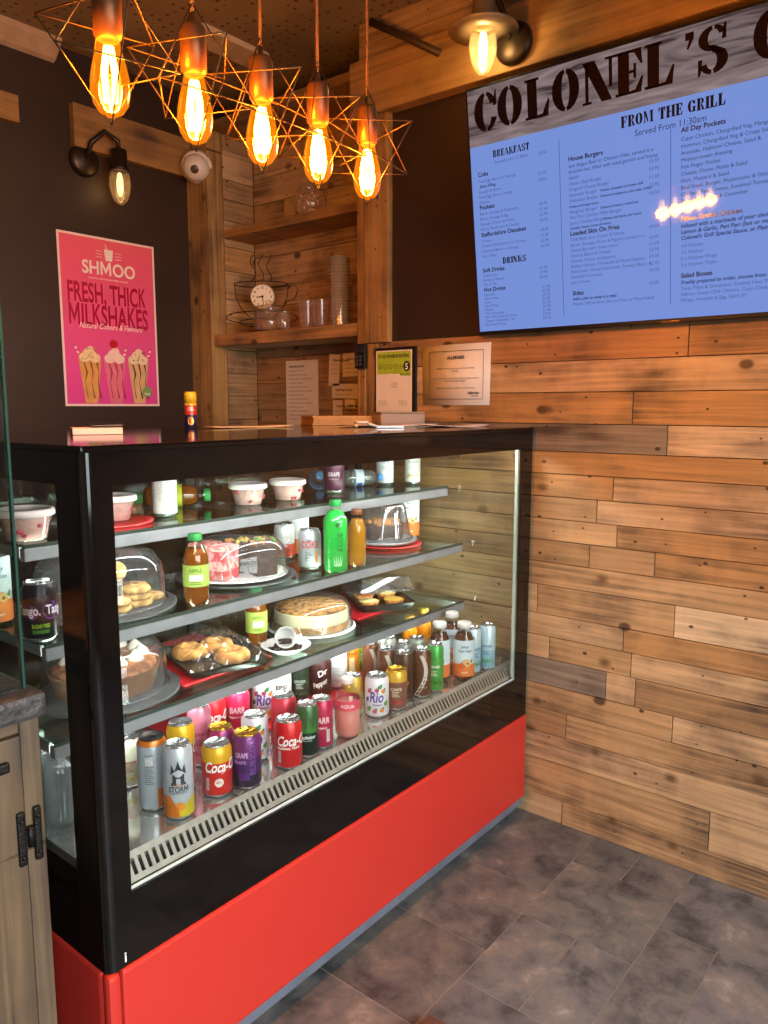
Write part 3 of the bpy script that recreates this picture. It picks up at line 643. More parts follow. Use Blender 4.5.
# ------------------------------------------------------------------ pendant lamps
COP = M('copper_socket', '#6e4424', .4, .6); WIRE = M('cage_wire', '#4a3018', .55, .4); CORD = M('cord_brown', '#5a3516', .6)
AMB = thin('amber_bulb_glass', '#ffb040', 1., .02, base=.04); FIL = lamp('filament_glow', '#ffe28a', 26.)
AMBG = bpy.data.materials.new('amber_glow_glass')
def amber(m):
    m.use_nodes = True; nt = m.node_tree; nt.nodes.clear(); N = nt.nodes; L = nt.links
    out = N.new('ShaderNodeOutputMaterial'); tr = N.new('ShaderNodeBsdfTransparent'); tr.inputs[0].default_value = lin('#ffd48a')+(1,)
    g = N.new('ShaderNodeBsdfGlossy'); g.inputs['Roughness'].default_value = .03
    fr = N.new('ShaderNodeLayerWeight'); fr.inputs['Blend'].default_value = .35
    mx = N.new('ShaderNodeMixShader'); m_ = N.new('ShaderNodeMath'); m_.operation = 'MULTIPLY'; m_.inputs[1].default_value = .5; L.new(fr.outputs['Facing'], m_.inputs[0]); L.new(m_.outputs[0], mx.inputs[0])
    L.new(tr.outputs[0], mx.inputs[1]); L.new(g.outputs[0], mx.inputs[2])
    em = N.new('ShaderNodeEmission'); em.inputs[0].default_value = lin('#ff9208')+(1,); em.inputs[1].default_value = .42
    ad = N.new('ShaderNodeAddShader'); L.new(mx.outputs[0], ad.inputs[0]); L.new(em.outputs[0], ad.inputs[1]); L.new(ad.outputs[0], out.inputs[0])
amber(AMBG)
ORD = ['nearest and leftmost', 'second from the left', 'middle', 'fourth from the left', 'farthest and rightmost']
BULB = [(.0, -.062), (.008, -.0615), (.018, -.056), (.026, -.044), (.0295, -.026), (.0285, -.008), (.0245, .012), (.0195, .030), (.0165, .044), (.0165, .052)]
px_ = [.706, .863, 1.012, 1.159, 1.308]
for i, x in enumerate(px_):
    t = thing('pendant_lamp', '%s of the five amber bulb pendants in copper wire cages' % ORD[i], 'lamp', (x, 1.10, 1.897), rz=.12*i-.2, group='amber filament pendants in a row')
    MB().lathe(BULB, AMBG, 24, cap1=False).build('bulb', None, t)
    f = MB()
    for k in range(4):
        a = PI*k/2+.4; f.tube([(.004*math.cos(a), .004*math.sin(a), .036), (.011*math.cos(a), .011*math.sin(a), .0), (.0085*math.cos(a), .0085*math.sin(a), -.04)], .0046, FIL, 6)
    f.build('filament', None, t)
    MB().lathe([(.017, .046), (.018, .05), (.0215, .052), (.0215, .115), (.018, .122), (.005, .126), (.005, .14)], COP, 24).build('socket', None, t)
    MB().tube([(0, 0, .138), (0, 0, ZC-1.897)], .003, CORD, 8).build('cord', None, t)
    zt, zb, zu, zl, R_ = .157, -.074, .079, .004, .104
    A0, B0 = Vector((0, 0, zt)), Vector((0, 0, zb)); off = -PI/4+.2
    U_ = [Vector((R_*math.cos(off+2*PI*k/3+PI/3), R_*math.sin(off+2*PI*k/3+PI/3), zu)) for k in range(3)]
    L_ = [Vector((R_*math.cos(off+2*PI*k/3), R_*math.sin(off+2*PI*k/3), zl)) for k in range(3)]
    c = MB()
    for k in range(3):
        for p, q in ((A0, L_[k]), (L_[k], L_[(k+1) % 3]), (B0, U_[k]), (U_[k], U_[(k+1) % 3])): c.tube([p, q], .0012, WIRE, 6)
    c.build('cage', None, t)
    ld = bpy.data.lights.new('bulb_light', 'POINT'); ld.energy = 30.0; ld.color = (1., .455, .045); ld.shadow_soft_size = .02
    lo = bpy.data.objects.new('bulb_light', ld); C.objects.link(lo); lo.location = (x, 1.10, 1.887)
# ------------------------------------------------------------------ wall lanterns
def sconce(name, label, wall, centre, n, on):
    """wall: plate centre, centre: middle of the glass, n: wall normal"""
    t = thing(name, label, 'wall light', centre); t.scale = (1.12,)*3; W0 = (Vector(wall)-Vector(centre))/1.12; n = Vector(n)
    IR = M('lantern_iron', '#3a3026', .4, .7)
    q = Vector((0, 0, 1)).rotation_difference(n).to_matrix().to_4x4()
    MB().lathe([(.0, .002), (.055, .002), (.055, .014), (.045, .022), (.02, .03), (0, .031)], IR, 28, Matrix.Translation(W0) @ q).build('wall_plate', None, t)
    top = Vector((0, 0, .135)); MB().tube([W0+n*.02, W0+n*.06+Vector((0, 0, .05)), top*.5+(W0+n*.06)*.5+Vector((0, 0, .07)), top+Vector((0, 0, .02)), top-Vector((0, 0, .02))], .009, IR, 10).build('arm', None, t)
    MB().lathe([(.018, .13), (.030, .125), (.032, .07), (.034, .064), (.092, .056), (.094, .05), (.034, .054), (.030, .05)] if on else [(.016, .13), (.028, .125), (.029, .07), (.034, .062), (.033, .055), (.024, .052)], M('lantern_collar', '#9a8668', .35, .3) if on else IR, 32, cap1=False).build('cap', None, t)
    gp = [(.0, -.062), (.010, -.060), (.024, -.046), (.034, -.020), (.038, .006), (.036, .032), (.029, .056)]
    MB().lathe(gp, thin('lantern_glass', '#fff2d8', 1., .05, base=.05, milk=.12, milkcol='#fff0d0'), 28, cap1=False).build('glass_shade', None, t)
    MB().lathe([(.0, -.034), (.005, -.03), (.011, -.008), (.011, .02), (.007, .045), (.0, .05)], lamp('lantern_glow_bright', '#ffd98a', 26.) if on else lamp('lantern_glow_dim', '#ffc77a', 5.), 16).build('bulb', None, t)
    ld = bpy.data.lights.new('lantern_light', 'POINT'); ld.energy = 3.5 if on else .25; ld.color = (1., .72, .36); ld.shadow_soft_size = .025
    lo = bpy.data.objects.new('lantern_light', ld); C.objects.link(lo); lo.location = centre
sconce('wall_lantern', 'lit wall lantern with a flared collar on the beam above the menu screen', (XW-.046, 1.28, 2.50), (2.12, 1.327, 2.458), (-1, 0, 0), True)
sconce('wall_lantern', 'dim small wall lantern on the dark back wall above the pink poster', (1.75, YB-.001, 2.36), (1.853, 2.85, 2.268), (0, -1, 0), False)
# ------------------------------------------------------------------ dome camera
t = thing('security_camera', 'white dome security camera at the corner of the back wall and recess post', 'camera', (2.225, 2.84, 2.425)); t.scale = (1.25, 1.25, 1.25); WHP = M('white_plastic', '#e6ddd2', .35, var=.03)
q = Vector((0, 0, 1)).rotation_difference(Vector((-.62, -.62, -.35)).normalized()).to_matrix().to_4x4()
MB().lathe([(.0, -.045), (.05, -.045), (.055, -.035), (.054, -.01), (.047, .0)], WHP, 28, q).build('base', None, t)
MB().ball((0, 0, .004), .046, WHP, 24, 16, T=q).build('dome', None, t)
q2 = q @ Matrix.Translation((0, 0, .046)); MB().lathe([(.0, .01), (.018, .012), (.022, .008), (.022, -.006)], M('lens_black', '#4a4038', .3), 24, q2 @ Matrix.Scale(.62, 4)).build('lens', None, t)

# ------------------------------------------------------------------ recess shelves and what stands on them
SHW = wood('shelf_timber', 1, knots=True)
b = MB(); b.box((XW-.012, 1.955, 1.664), (XW+.02, 2.795, 1.714), SHW, .004, None, bc('#b98a4e')); sh = b.build('shelf_edge', None, None)
t = thing('recess_shelf', 'lower plank shelf in the wall recess, holding the cup clock', 'shelf', (XW, 1.955, 1.664)); sh.parent = t; sh.location = (-XW, -1.955, -1.664)
b = MB(); b.box((.021, 0, .028), (XA-XW-.002, .84, .05), SHW, .002, None, bc('#a97c45')); b.build('board', None, t)
b = MB(); b.box((.021, 0, .004), (XA-XW-.002, .84, .0275), M('shelf_underside', '#cfc4b4', .6)); b.build('underside', None, t)
t = thing('recess_shelf', 'bare upper plank shelf near the top of the wall recess', 'shelf', (2.325, 1.955, 2.14)); b = MB(); b.box((0, 0, 0), (XA-2.327, .84, .034), SHW, .003, None, bc('#a97c45')); b.build('board', None, t)
t = thing('glass_jar', 'speckled round glass jar on the upper recess shelf', 'jar', (2.41, 2.335, 2.1745)); JG = thin('jar_glass', '#fff4e4', 1.6, .04, base=.07, milk=.06)
MB().lathe([(.0, .002), (.045, .002), (.062, .02), (.068, .06), (.060, .10), (.042, .125), (.044, .15)], JG, 28, cap1=False, wob=lambda a, z: 1+.012*math.sin(9*a+60*z)).build('body', None, t)
b = MB()
for i in range(26):
    a, z = rnd.uniform(0, 6.28), rnd.uniform(.01, .11); r = rnd.uniform(.01, .05)*(1 if z < .1 else .6); b.ball((r*math.cos(a), r*math.sin(a), z), .005, M('glass_beads', '#e6cfa8', .15), 6, 4)
q = b.build('beads', None, t); q['kind'] = 'stuff'
# cup clock, turned towards the counter
th = math.radians(40); t = thing('cup_clock', 'wire coffee-cup clock with a white dial on the lower recess shelf', 'clock', (2.375, 2.605, 1.7145), rz=-PI/2+th)
CW_ = M('clock_wire', '#2c1a0e', .5, .4)
b = MB(); S = lambda u, z, d=0.: (u, -d, z)   # local x = viewer's right, -y = towards viewer
def curve(pts, r=.0022, closed=False): b.tube([S(*p) for p in pts], r, CW_, 6, closed)
curve([(.118*math.cos(2*PI*k/32), .215+.012*math.sin(2*PI*k/32), .012*math.sin(2*PI*k/32)) for k in range(32)], closed=True)
for s in (-1, 1): curve([(s*.118, .215), (s*.112, .16), (s*.09, .11), (s*.055, .075), (s*.045, .068)])
curve([(.158*math.cos(2*PI*k/36), .072+.026*math.sin(2*PI*k/36), .03*math.sin(2*PI*k/36)) for k in range(36)], closed=True)
curve([(.10*math.cos(2*PI*k/32), .05+.016*math.sin(2*PI*k/32), .02*math.sin(2*PI*k/32)) for k in range(32)], closed=True)
curve([(.115, .20), (.145, .215), (.16, .19), (.145, .155), (.108, .14), (.1, .125)]); curve([(-.05, .04), (-.055, .004), (.055, .004), (.05, .04)])
b.build('wire_cup', None, t)
b = MB()
for u in (-.035, .0, .035): curve([(u+.012*math.sin(k*.9+u*20), .228+.014*k) for k in range(9)], .002)
b.build('wire_steam', None, t)
FACE = Matrix.Translation((.006, -.012, .160)) @ Matrix(((1, 0, 0, 0), (0, 0, -1, 0), (0, 1, 0, 0), (0, 0, 0, 1)))
b = MB(); b.lathe([(0, 0), (.052, 0), (.054, .004), (.052, .010), (.049, .011)], M('clock_rim', '#cbb894', .4), 32, FACE, cap1=False); b.lathe([(.049, .0095), (.0, .0098)], M('clock_dial', '#f0e6d4', .5, var=.03), 32, FACE, cap0=False); d = b.build('dial', None, t)
b = MB(); ff = lambda u, v: (lambda x, y: FACE @ Vector((u+x, v+y, .0104)))
for k in range(12):
    a = PI/2-2*PI*(k+1)/12; text(b, str(k+1), .0095, ff(.039*math.cos(a), .039*math.sin(a)-.0047), CW_, True, 'C')
b.build('numerals', None, t)
b = MB()
for a, l, w_ in ((math.radians(-82), .036, .0022), (math.radians(188), .027, .003)):
    c_, s_ = math.cos(a), math.sin(a); b.add([FACE @ Vector(p) for p in ((-s_*w_-c_*.006, c_*w_-s_*.006, .0118), (s_*w_-c_*.006, -c_*w_-s_*.006, .0118), (s_*w_*.6+c_*l, -c_*w_*.6+s_*l, .0118), (-s_*w_*.6+c_*l, c_*w_*.6+s_*l, .0118))], [(0, 1, 2, 3)], CW_)
b.build('hands', None, t)
def glassjar(x, y, z, r, h, label, name='glass_jar', fill=None):
    t = thing(name, label, 'jar' if 'jar' in name else 'glass', (x, y, z))
    MB().lathe([(0, .003), (r*.92, .003), (r, .01), (r, h*.8), (r*.86, h*.9), (r*.9, h)] if name == 'glass_jar' else [(0, .003), (r*.8, .003), (r*.84, .012), (r, h)], JG, 28, cap1=False).build('body', None, t)
    if fill: MB().lathe([(0, .005), (r*.93, .006), (r*.95, h*fill), (0, h*fill*1.1)], M('jar_contents', '#8a6034', .7, scale=90, var=.4), 24).build('contents', None, t)
    return t
t = glassjar(2.318, 2.50, 1.7145, .062, .095, 'squat glass jar with a knobbed lid in front of the cup clock', fill=.5)
MB().lathe([(.0, .094), (.064, .094), (.06, .104), (.03, .112), (.012, .116), (.016, .128), (.0, .136)], JG, 28).build('lid', None, t)
glassjar(2.305, 2.395, 1.7145, .027, .075, 'small clear glass jar right of the squat jar on the recess shelf')
glassjar(2.36, 2.315, 1.7145, .037, .115, 'left one of two clear tumblers on the recess shelf', 'tumbler')
glassjar(2.36, 2.235, 1.7145, .037, .115, 'right one of two clear tumblers, next to the lid stack', 'tumbler')
t = thing('lid_stack', 'tall stack of clear ribbed plastic lids on the recess shelf by the post', 'lids', (2.36, 2.13, 1.7145)); pl = thin('lid_plastic', '#f6f0e4', 2., .08, base=.12, milk=.35, milkcol='#d8d2c6')
b = MB(); pr_ = [(.0, .0)]
for k in range(22): z = .0125*k; pr_ += [(.042, z+.001), (.042, z+.006), (.034, z+.008), (.034, z+.0125)]
pr_ += [(.0, .0125*22)]; b.lathe(pr_, pl, 24, smooth=False).build('stacked_lids', None, t)

# ------------------------------------------------------------------ the display case
X0, X1, Y0, Y1 = .683, 2.255, 1.198, 1.98
ZR, ZT, ZW0, ZW1 = .362, 1.334, .502, 1.264
dc = thing('display_case', 'black and red glass-fronted refrigerated counter against the board wall', 'display counter', (X0, Y0, 0))
def part(mb, name, m=None, parent=dc):
    o = mb.build(name, m, parent); o.location = Vector((0, 0, 0)) - (Vector((X0, Y0, 0)) if parent is dc else Vector((0, 0, 0))); return o
RED = M('red_panel', '#bb3027', .38, var=.04, scale=3); BG = M('black_glass', '#0c0a0a', .08, var=.1, spec=.5); BE = M('black_edge', '#0e0c10', .3); BI = M('black_inner', '#141212', .5)
ALU = M('brushed_aluminium', '#b4b1a8', .4, .6, scale=60); STL = M('mirror_steel', '#dcdedc', .12, .85, var=.05, scale=4); ALG = M('shelf_profile', '#8d9094', .45, .1)
GLS = thin('case_glass', '#f9fbf9', .75, .01, base=.035); SGL = thin('shelf_glass', '#e4f3ea', .9, .02, base=.03); EDG = M('glass_edge', '#39463f', .15)
b = MB(); b.box((X0+.024, Y0-.006, .068), (X1, Y0+.02, ZR), RED, .008); part(b, 'front_panel')
b = MB(); b.box((X0-.004, Y0-.006, .068), (X0+.022, Y0+.02, ZR), RED, .010); b.box((X0-.004, Y0+.021, .068), (X0+.02, Y1, ZR), RED, .008); part(b, 'side_panel')
b = MB(); b.box((X1-.02, Y0+.03, .07), (X1, Y1, ZR), RED); b.box((X0+.03, Y1-.02, .07), (X1-.03, Y1, ZR), BI); part(b, 'rear_panel')
b = MB(); b.box((X0+.03, Y0+.03, .066), (X1-.03, Y1-.03, .12), BI); part(b, 'undertray')
b = MB(); b.box((X0+.02, Y0+.002, .036), (X1-.004, Y0+.022, .066), M('kick_rail', '#7c8698', .35, .5), .003); part(b, 'kick_rail')
for x, y in ((X0+.1, Y0+.09), (X1-.1, Y0+.09), (X0+.1, Y1-.1), (X1-.1, Y1-.1)): part(MB().lathe([(.028, 0), (.028, .008), (.012, .012), (.012, .068)], BI, 16, Matrix.Translation((x, y, 0))), 'foot')
part(MB().box((X0+.024, Y0+.024, ZR-.002), (X1-.024, Y1-.03, .46), BI), 'tank')
GT = .008
def rquarter(mb, z0, z1, r=.018):  # rounded front-left upright edge
    n = 6; o = [(X0+r-r*math.cos(PI/2*k/n), Y0+r-r*math.sin(PI/2*k/n)) for k in range(n+1)]
    o = [(X0, Y0+.05)]+o+[(X0+.055, Y0)]; inn = [(X0+.055, Y0+GT), (X0+GT+.006, Y0+GT+.006), (X0+GT, Y0+.05)]
    mb.prism(o+inn, z0, z1, BG, smooth=False)
b = MB(); rquarter(b, ZR, ZT-.008); b.box((X0+.055, Y0, ZR), (X1, Y0+GT, ZW0), BG); b.box((X0+.055, Y0, ZW1), (X1, Y0+GT, ZT-.012), BG); b.box((2.188, Y0, ZW0), (X1, Y0+GT, ZW1), BG); part(b, 'front_border')
part(MB().box((X0+.0545, Y0+.001, ZW0-.002), (2.189, Y0+.006, ZW1+.002), GLS), 'front_glass')
YS0, YS1 = 1.29, 1.93
b = MB(); b.box((X0, Y0+.05, ZR), (X0+GT, YS0, ZT-.012), BG); b.box((X0, YS0, ZR), (X0+GT, Y1, .482), BG); b.box((X0, YS0, ZW1), (X0+GT, Y1, ZT-.012), BG); b.box((X0, YS1, .482), (X0+GT, Y1, ZW1), BG); part(b, 'side_border')
part(MB().box((X0+.001, YS0-.001, .481), (X0+.006, YS1+.001, ZW1+.001), GLS), 'side_glass')
YR = Y0+.016
b = MB(); b.box((X1-GT, Y0+GT, ZR), (X1, YR, ZT-.012), BG); b.box((X1-GT, YR, ZR), (X1, Y1, .482), BG); b.box((X1-GT, YR, ZW1), (X1, Y1, ZT-.012), BG); b.box((X1-GT, YS1, .482), (X1, Y1, ZW1), BG); part(b, 'side_border')
part(MB().box((X1-.006, YR, .482), (X1-.001, YS1, ZW1), GLS), 'side_glass')
part(MB().box((2.176, Y0+.0085, ZW0+.006), (2.184, Y0+.018, ZW1), M('painted_lit_edge', '#b7c8bc', .25, var=.05), .001), 'lit_edge_strip')  # added strip, its pale green imitates light caught in the glass edge
b = MB(); b.box((X0-.003, Y0-.003, ZT-.012), (X1+.003, Y1+.02, ZT), BG, .004); part(b, 'top')
b = MB(); b.box((X0+.012, Y0+.012, ZT-.05), (X1-.012, Y1-.01, ZT-.0125), BI); part(b, 'canopy')
b = MB()  # rear sliding door frames
for x in (X0+.012, (X0+X1)/2-.02, X1-.045): b.box((x, Y1-.03, .47), (x+.033, Y1-.006, ZT-.05), BI)
b.box((X0+.012, Y1-.03, .47), (X1-.012, Y1-.006, .51), BI); b.box((X0+.012, Y1-.03, 1.24), (X1-.012, Y1-.006, ZT-.05), BI); part(b, 'rear_door_frame')
part(MB().box((X0+.04, Y1-.022, .5), (X1-.04, Y1-.018, 1.245), thin('rear_glass', '#d4d8d4', .6, .02, base=.04)), 'rear_door')
ZD = .545
part(MB().box((X0+.012, 1.25, ZD-.02), (X1-.012, Y1-.035, ZD), STL), 'deck')
# slotted air grille
ga, gb = Vector((0, 1.250, ZD+.004)), Vector((0, 1.220, .503)); gl = (gb-ga).length
GTm = lambda x: Matrix.Translation((x, ga.y, ga.z)) @ Matrix(((1, 0, 0), (0, (gb-ga).normalized().y, (gb-ga).normalized().z*1.), (0, (gb-ga).normalized().z, -(gb-ga).normalized().y))).transposed().to_4x4().transposed()
dirv = (gb-ga).normalized(); nrm = Vector((0, -dirv.z*-1, dirv.y*-1)); nrm = Vector((1, 0, 0)).cross(dirv); nrm = -nrm if nrm.y > 0 else nrm
TG = Matrix((Vector((1, 0, 0)), dirv, nrm)).transposed().to_4x4(); TG.translation = ga
xa, xb = X0+.012, X1-.012
b = MB(); b.box((xa, 0, -.002), (xb, gl*.24, .001), ALU, 0, TG); b.box((xa, gl*.80, -.002), (xb, gl, .001), ALU, 0, TG)
n = 96; pt = (xb-xa)/n
for k in range(n+1):
    xx = xa+pt*k; b.box((max(xa, xx-pt*.24), gl*.23, -.002), (min(xb, xx+pt*.24), gl*.81, .001), ALU, 0, TG)
part(b, 'air_grille')
part(MB().box((xa, -.002, -.03), (xb, gl, -.028), M('duct_dark', '#0b0b0b', .7), 0, TG), 'air_duct')
part(MB().box((X0+.055, Y0+.0085, .496), (2.189, Y0+.013, .5065), M('sill_white', '#eeeeea', .35, .1), .001), 'window_sill_strip')
LED = lamp('led_white', '#fbf8f6', 36.); LEDT = lamp('led_white_top', '#fbf8f6', 100.)
SHV = [(1.128, 1.488), (.937, 1.425), (.736, 1.415)]
for zt_, yf in SHV:
    part(MB().box((X0+.035, yf+.004, zt_-.007), (2.20, Y1-.05, zt_), SGL), 'glass_shelf')
    b = MB(); b.box((X0+.035, yf, zt_-.007), (2.20, yf+.0035, zt_+.0005), EDG); part(b, 'shelf_glass_edge')
    part(MB().box((X0+.035, yf+.001, zt_-.034), (2.20, yf+.022, zt_-.0075), ALG, .003), 'shelf_front_rail')
    part(MB().box((X0+.045, yf+.0225, zt_-.030), (2.19, yf+.030, zt_-.012), LED), 'led_strip')
    for x in (X0+.04, 1.45, 2.18): part(MB().box((x, yf+.032, zt_-.03), (x+.006, Y1-.05, zt_-.0075), ALG), 'shelf_bracket')
part(MB().box((X0+.06, Y0+.03, ZT-.058), (2.19, Y0+.045, ZT-.0505), LEDT), 'led_strip')
b = MB()
text(b, 'i', .016, lambda x, y: (X0+.033+x*1.2, Y0-.0006, .372+y*1.3), M('mark_white', '#d6d6d6', .5), True); part(b, 'logo_mark')

# ------------------------------------------------------------------ left foreground counter
t = thing('wooden_cabinet', 'rustic wooden counter cabinet with dark worktop and black iron hinge, left foreground', 'cabinet', (.612, 1.255, 0))
CB = wood('cabinet_timber', 2, knots=True, gs=.32, ring=2.2, con=.2); CBH = wood('cabinet_timber_across', 0, knots=False, gs=.7)
xl = -.9
b = MB(); b.box((-.034, 0, 0), (0, .03, .875), CB, .004, None, bc('#63513a')); b.box((-.004-.02, .03, 0), (0, .62, .875), CB, .002, None, bc('#5c4a34')); b.box((xl, .6, 0), (-.03, .62, .87), CB, 0, None, bc('#5c4a34')); b.box((xl, .02, .0), (-.03, .6, .05), CB, 0, None, bc('#6a4c30'))
b.box((-.46, 0, .05), (-.40, .03, .80), CB, .004, None, bc('#63513a')); b.box((xl, 0, 0), (xl+.052, .03, .875), CB, .004, None, bc('#63513a'))
b.build('carcass', None, t)
b = MB(); b.box((xl+.053, .001, .853), (-.035, .03, .875), CBH, .003, None, bc('#69553c')); b.build('rail', None, t); b = MB(); b.box((xl+.053, .001, 0), (-.053, .03, .055), CBH, .003, None, bc('#7c5c3a')); b.build('rail', None, t)
for x0, x1 in ((-.395, -.036), (xl+.055, -.465)):
    b = MB(); b.box((x0, -.004, .06), (x1, .02, .850), CB, .003, None, bc('#645039')); dr = b.build('door', None, t)
    b = MB(); b.lathe([(.012, 0), (.008, .012), (.016, .022), (.014, .03), (0, .032)], M('iron_black', '#15130f', .5, .5, bump=.6, scale=200), 16, Matrix.Translation(((x0+.045), -.004, .735)) @ Matrix.Rotation(PI/2, 4, 'X')); b.build('knob', None, dr)
IRN = MATS['iron_black']
for z in (.668, .16):
    b = MB()
    for x0, x1, dz in ((-.052, -.038, .0), (-.023, -.010, .0)): b.box((x0, -.010, z-.049+dz), (x1, -.0005, z+.049+dz), IRN, .004)
    b.tube([(-.0305, -.008, z-.018), (-.0305, -.008, z+.018)], .0055, IRN, 10); b.box((-.042, -.007, z-.012), (-.018, -.002, z+.012), IRN, .001)
    for x, dz in ((-.045, -.033), (-.045, .033), (-.0165, -.033), (-.0165, .033)): b.ball((x, -.0095, z+dz), .0048, IRN, 10, 6)
    b.build('hinge', None, t)
b = MB(); b.box((-.095, -.016, .797), (-.060, -.004, .815), IRN, .004); b.build('latch', None, t)
b = MB(); b.box((xl-.02, -.022, .877), (.006, .64, .921), M('dark_worktop', '#3b3a39', .5, var=.4, scale=70, bump=1.2), .010); b.build('worktop', None, t)
b = MB(); b.box((xl-.01, .05, .9213), (-.06, .60, .926), wood('worktop_liner', 0, knots=False), .001, None, bc('#b07c4c')); tag(b.build('serving_board', loc=(.612, 1.255, 0)), 'flat orange-brown wooden board lying on the left worktop behind the glass', 'board')
t = thing('glass_screen', 'upright clear glass guard with green edges standing on the left worktop', 'glass screen', (.60, 1.27, .921)); 
b = MB(); b.box((-.85, 0, .001), (-.004, .009, .647), thin('guard_glass', '#f2f8f4', .8, .01)); b.build('pane', None, t)
b = MB(); b.box((-.004, 0, .001), (.0, .009, .647), M('guard_edge', '#274a42', .15)); b.build('polished_edge', None, t)
# small brown block at the foot of the frame
t = thing('wooden_block', 'small dark brown wooden block on the floor at the bottom edge of view', 'block', (1.250, .850, 0), .07); b = MB(); b.box((-.05, -.06, 0), (.05, .06, .03), wood('block_timber', 0, knots=False), .003, None, bc('#5a2f1c')); b.build('body', None, t)
# ------------------------------------------------------------------ drinks
S1, S2, S3, DK_ = 1.128, .937, .736, .545
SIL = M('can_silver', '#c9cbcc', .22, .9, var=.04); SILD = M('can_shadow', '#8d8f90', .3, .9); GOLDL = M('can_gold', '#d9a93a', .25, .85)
def wrap(r, s0, z0, e=.0006):
    def fn(x, y):
        a = -PI/2+(s0+x)/r; return Vector(((r+e)*math.cos(a), (r+e)*math.sin(a), z0+y))
    return fn
def patch(b, r, s0, s1, z0, z1, m, e=.0004, n=6, top=None):
    f = wrap(r, 0, 0, e)
    for i in range(n):
        a, c = s0+(s1-s0)*i/n, s0+(s1-s0)*(i+1)/n
        za, zc = (top(a), top(c)) if top else (z1, z1)
        b.add([f(a, z0), f(c, z0), f(c, zc), f(a, za)], [(0, 1, 2, 3)], m)
def pol(b, r, pts, m, e=.0008): b.add([wrap(r, 0, 0, e)(x, z) for x, z in pts], [tuple(range(len(pts)))], m)
def disc(b, r, s, z, rad, m, e=.0006, sy=1.): pol(b, r, [(s+rad*math.cos(2*PI*k/14), z+sy*rad*math.sin(2*PI*k/14)) for k in range(14)], m, e)
PM = {}
def pm(c, metal=.25, rough=.3):
    k = 'print_'+c.lstrip('#')
    return M(k, c, rough, metal, var=.05, scale=40)
def can(label, x, y, z, r, h, bands, art=None, lid=None, turn=0., group='drinks cans in the case', cat='can', neck=None):
    """bands: (fraction of body height where the band ends, colour)"""
    t = thing('drinks_can', label, cat, (x, y, z), face(x, y, turn), group)
    z0, z1 = .010, h-.014
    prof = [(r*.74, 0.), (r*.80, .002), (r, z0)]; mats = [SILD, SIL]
    for f, c in bands: prof.append((r, z0+(z1-z0)*f)); mats.append(pm(c))
    prof.append((r*.83, h-.003)); mats.append(pm(neck or bands[-1][1]))
    bd_ = MB().lathe(prof, None, 36, mats=mats, cap1=False).build('body', None, t)
    l = lid or SIL
    ld_ = MB().lathe([(r*.83, h-.0032), (r*.85, h-.001), (r*.84, h), (r*.80, h), (r*.77, h-.004), (0, h-.004)], l, 32, cap0=False).build('lid', None, t)
    b = MB(); b.tube([(.55*r*math.cos(2*PI*k/12)*.5, -.006+.55*r*math.sin(2*PI*k/12)*.75, h-.0025) for k in range(12)], .0011, l, 6, True); b.build('pull_tab', None, ld_)
    if art:
        b = MB(); art(b, r, z0, z1)
        if b.f: b.build('printing', None, bd_)
    return t
WT, BLKP, REDP, SLV = '#f4f2ee', '#16161a', '#d3202a', '#b9c0c8'
def T(b, r, s, size, z, col, bold=True, shear=0., width=None, sh=0., al='C', m=0.): text(b, s, size, wrap(r, sh, z), pm(col, m), bold, al, shear, width)
def vertical(b, r, s, size, s0, z0, col):
    f0 = wrap(r, s0, z0); text(b, s, size, lambda x, y: f0(-y, x), pm(col), True)
def small(b, r, s0, z0, n, col, w=.016):
    for i in range(n): patch(b, r, s0, s0+w*(1-.15*(i % 3)), z0+.0042*i, z0+.0042*i+.0016, pm(col), n=3)
def cola(txt='Coca-Cola', band=None, new=False, sub=None):
    def art(b, r, z0, z1):
        h = z1-z0
        if band: patch(b, r, -PI*r, PI*r, z0+h*.74, z1, pm(band), n=36, top=lambda s: z1)
        T(b, r, txt, .024, z0+h*.56, WT, True, .28, width=.098, sh=.020)
        pol(b, r, [(-.028, z0+h*.54), (-.01, z0+h*.56), (.012, z0+h*.53), (.03, z0+h*.55), (.012, z0+h*.515), (-.012, z0+h*.545)], pm(WT))
        if sub: T(b, r, sub, .0055, z0+h*.46, WT)
        if new: disc(b, r, .004, z0+h*.30, .010, pm('#e9dcd4')); T(b, r, 'NEW', .004, z0+h*.285, REDP, True, sh=.004, m=0)
        patch(b, r, -.026, -.018, z0+h*.12, z0+h*.42, pm('#c9aaa6'), n=2)
    return art
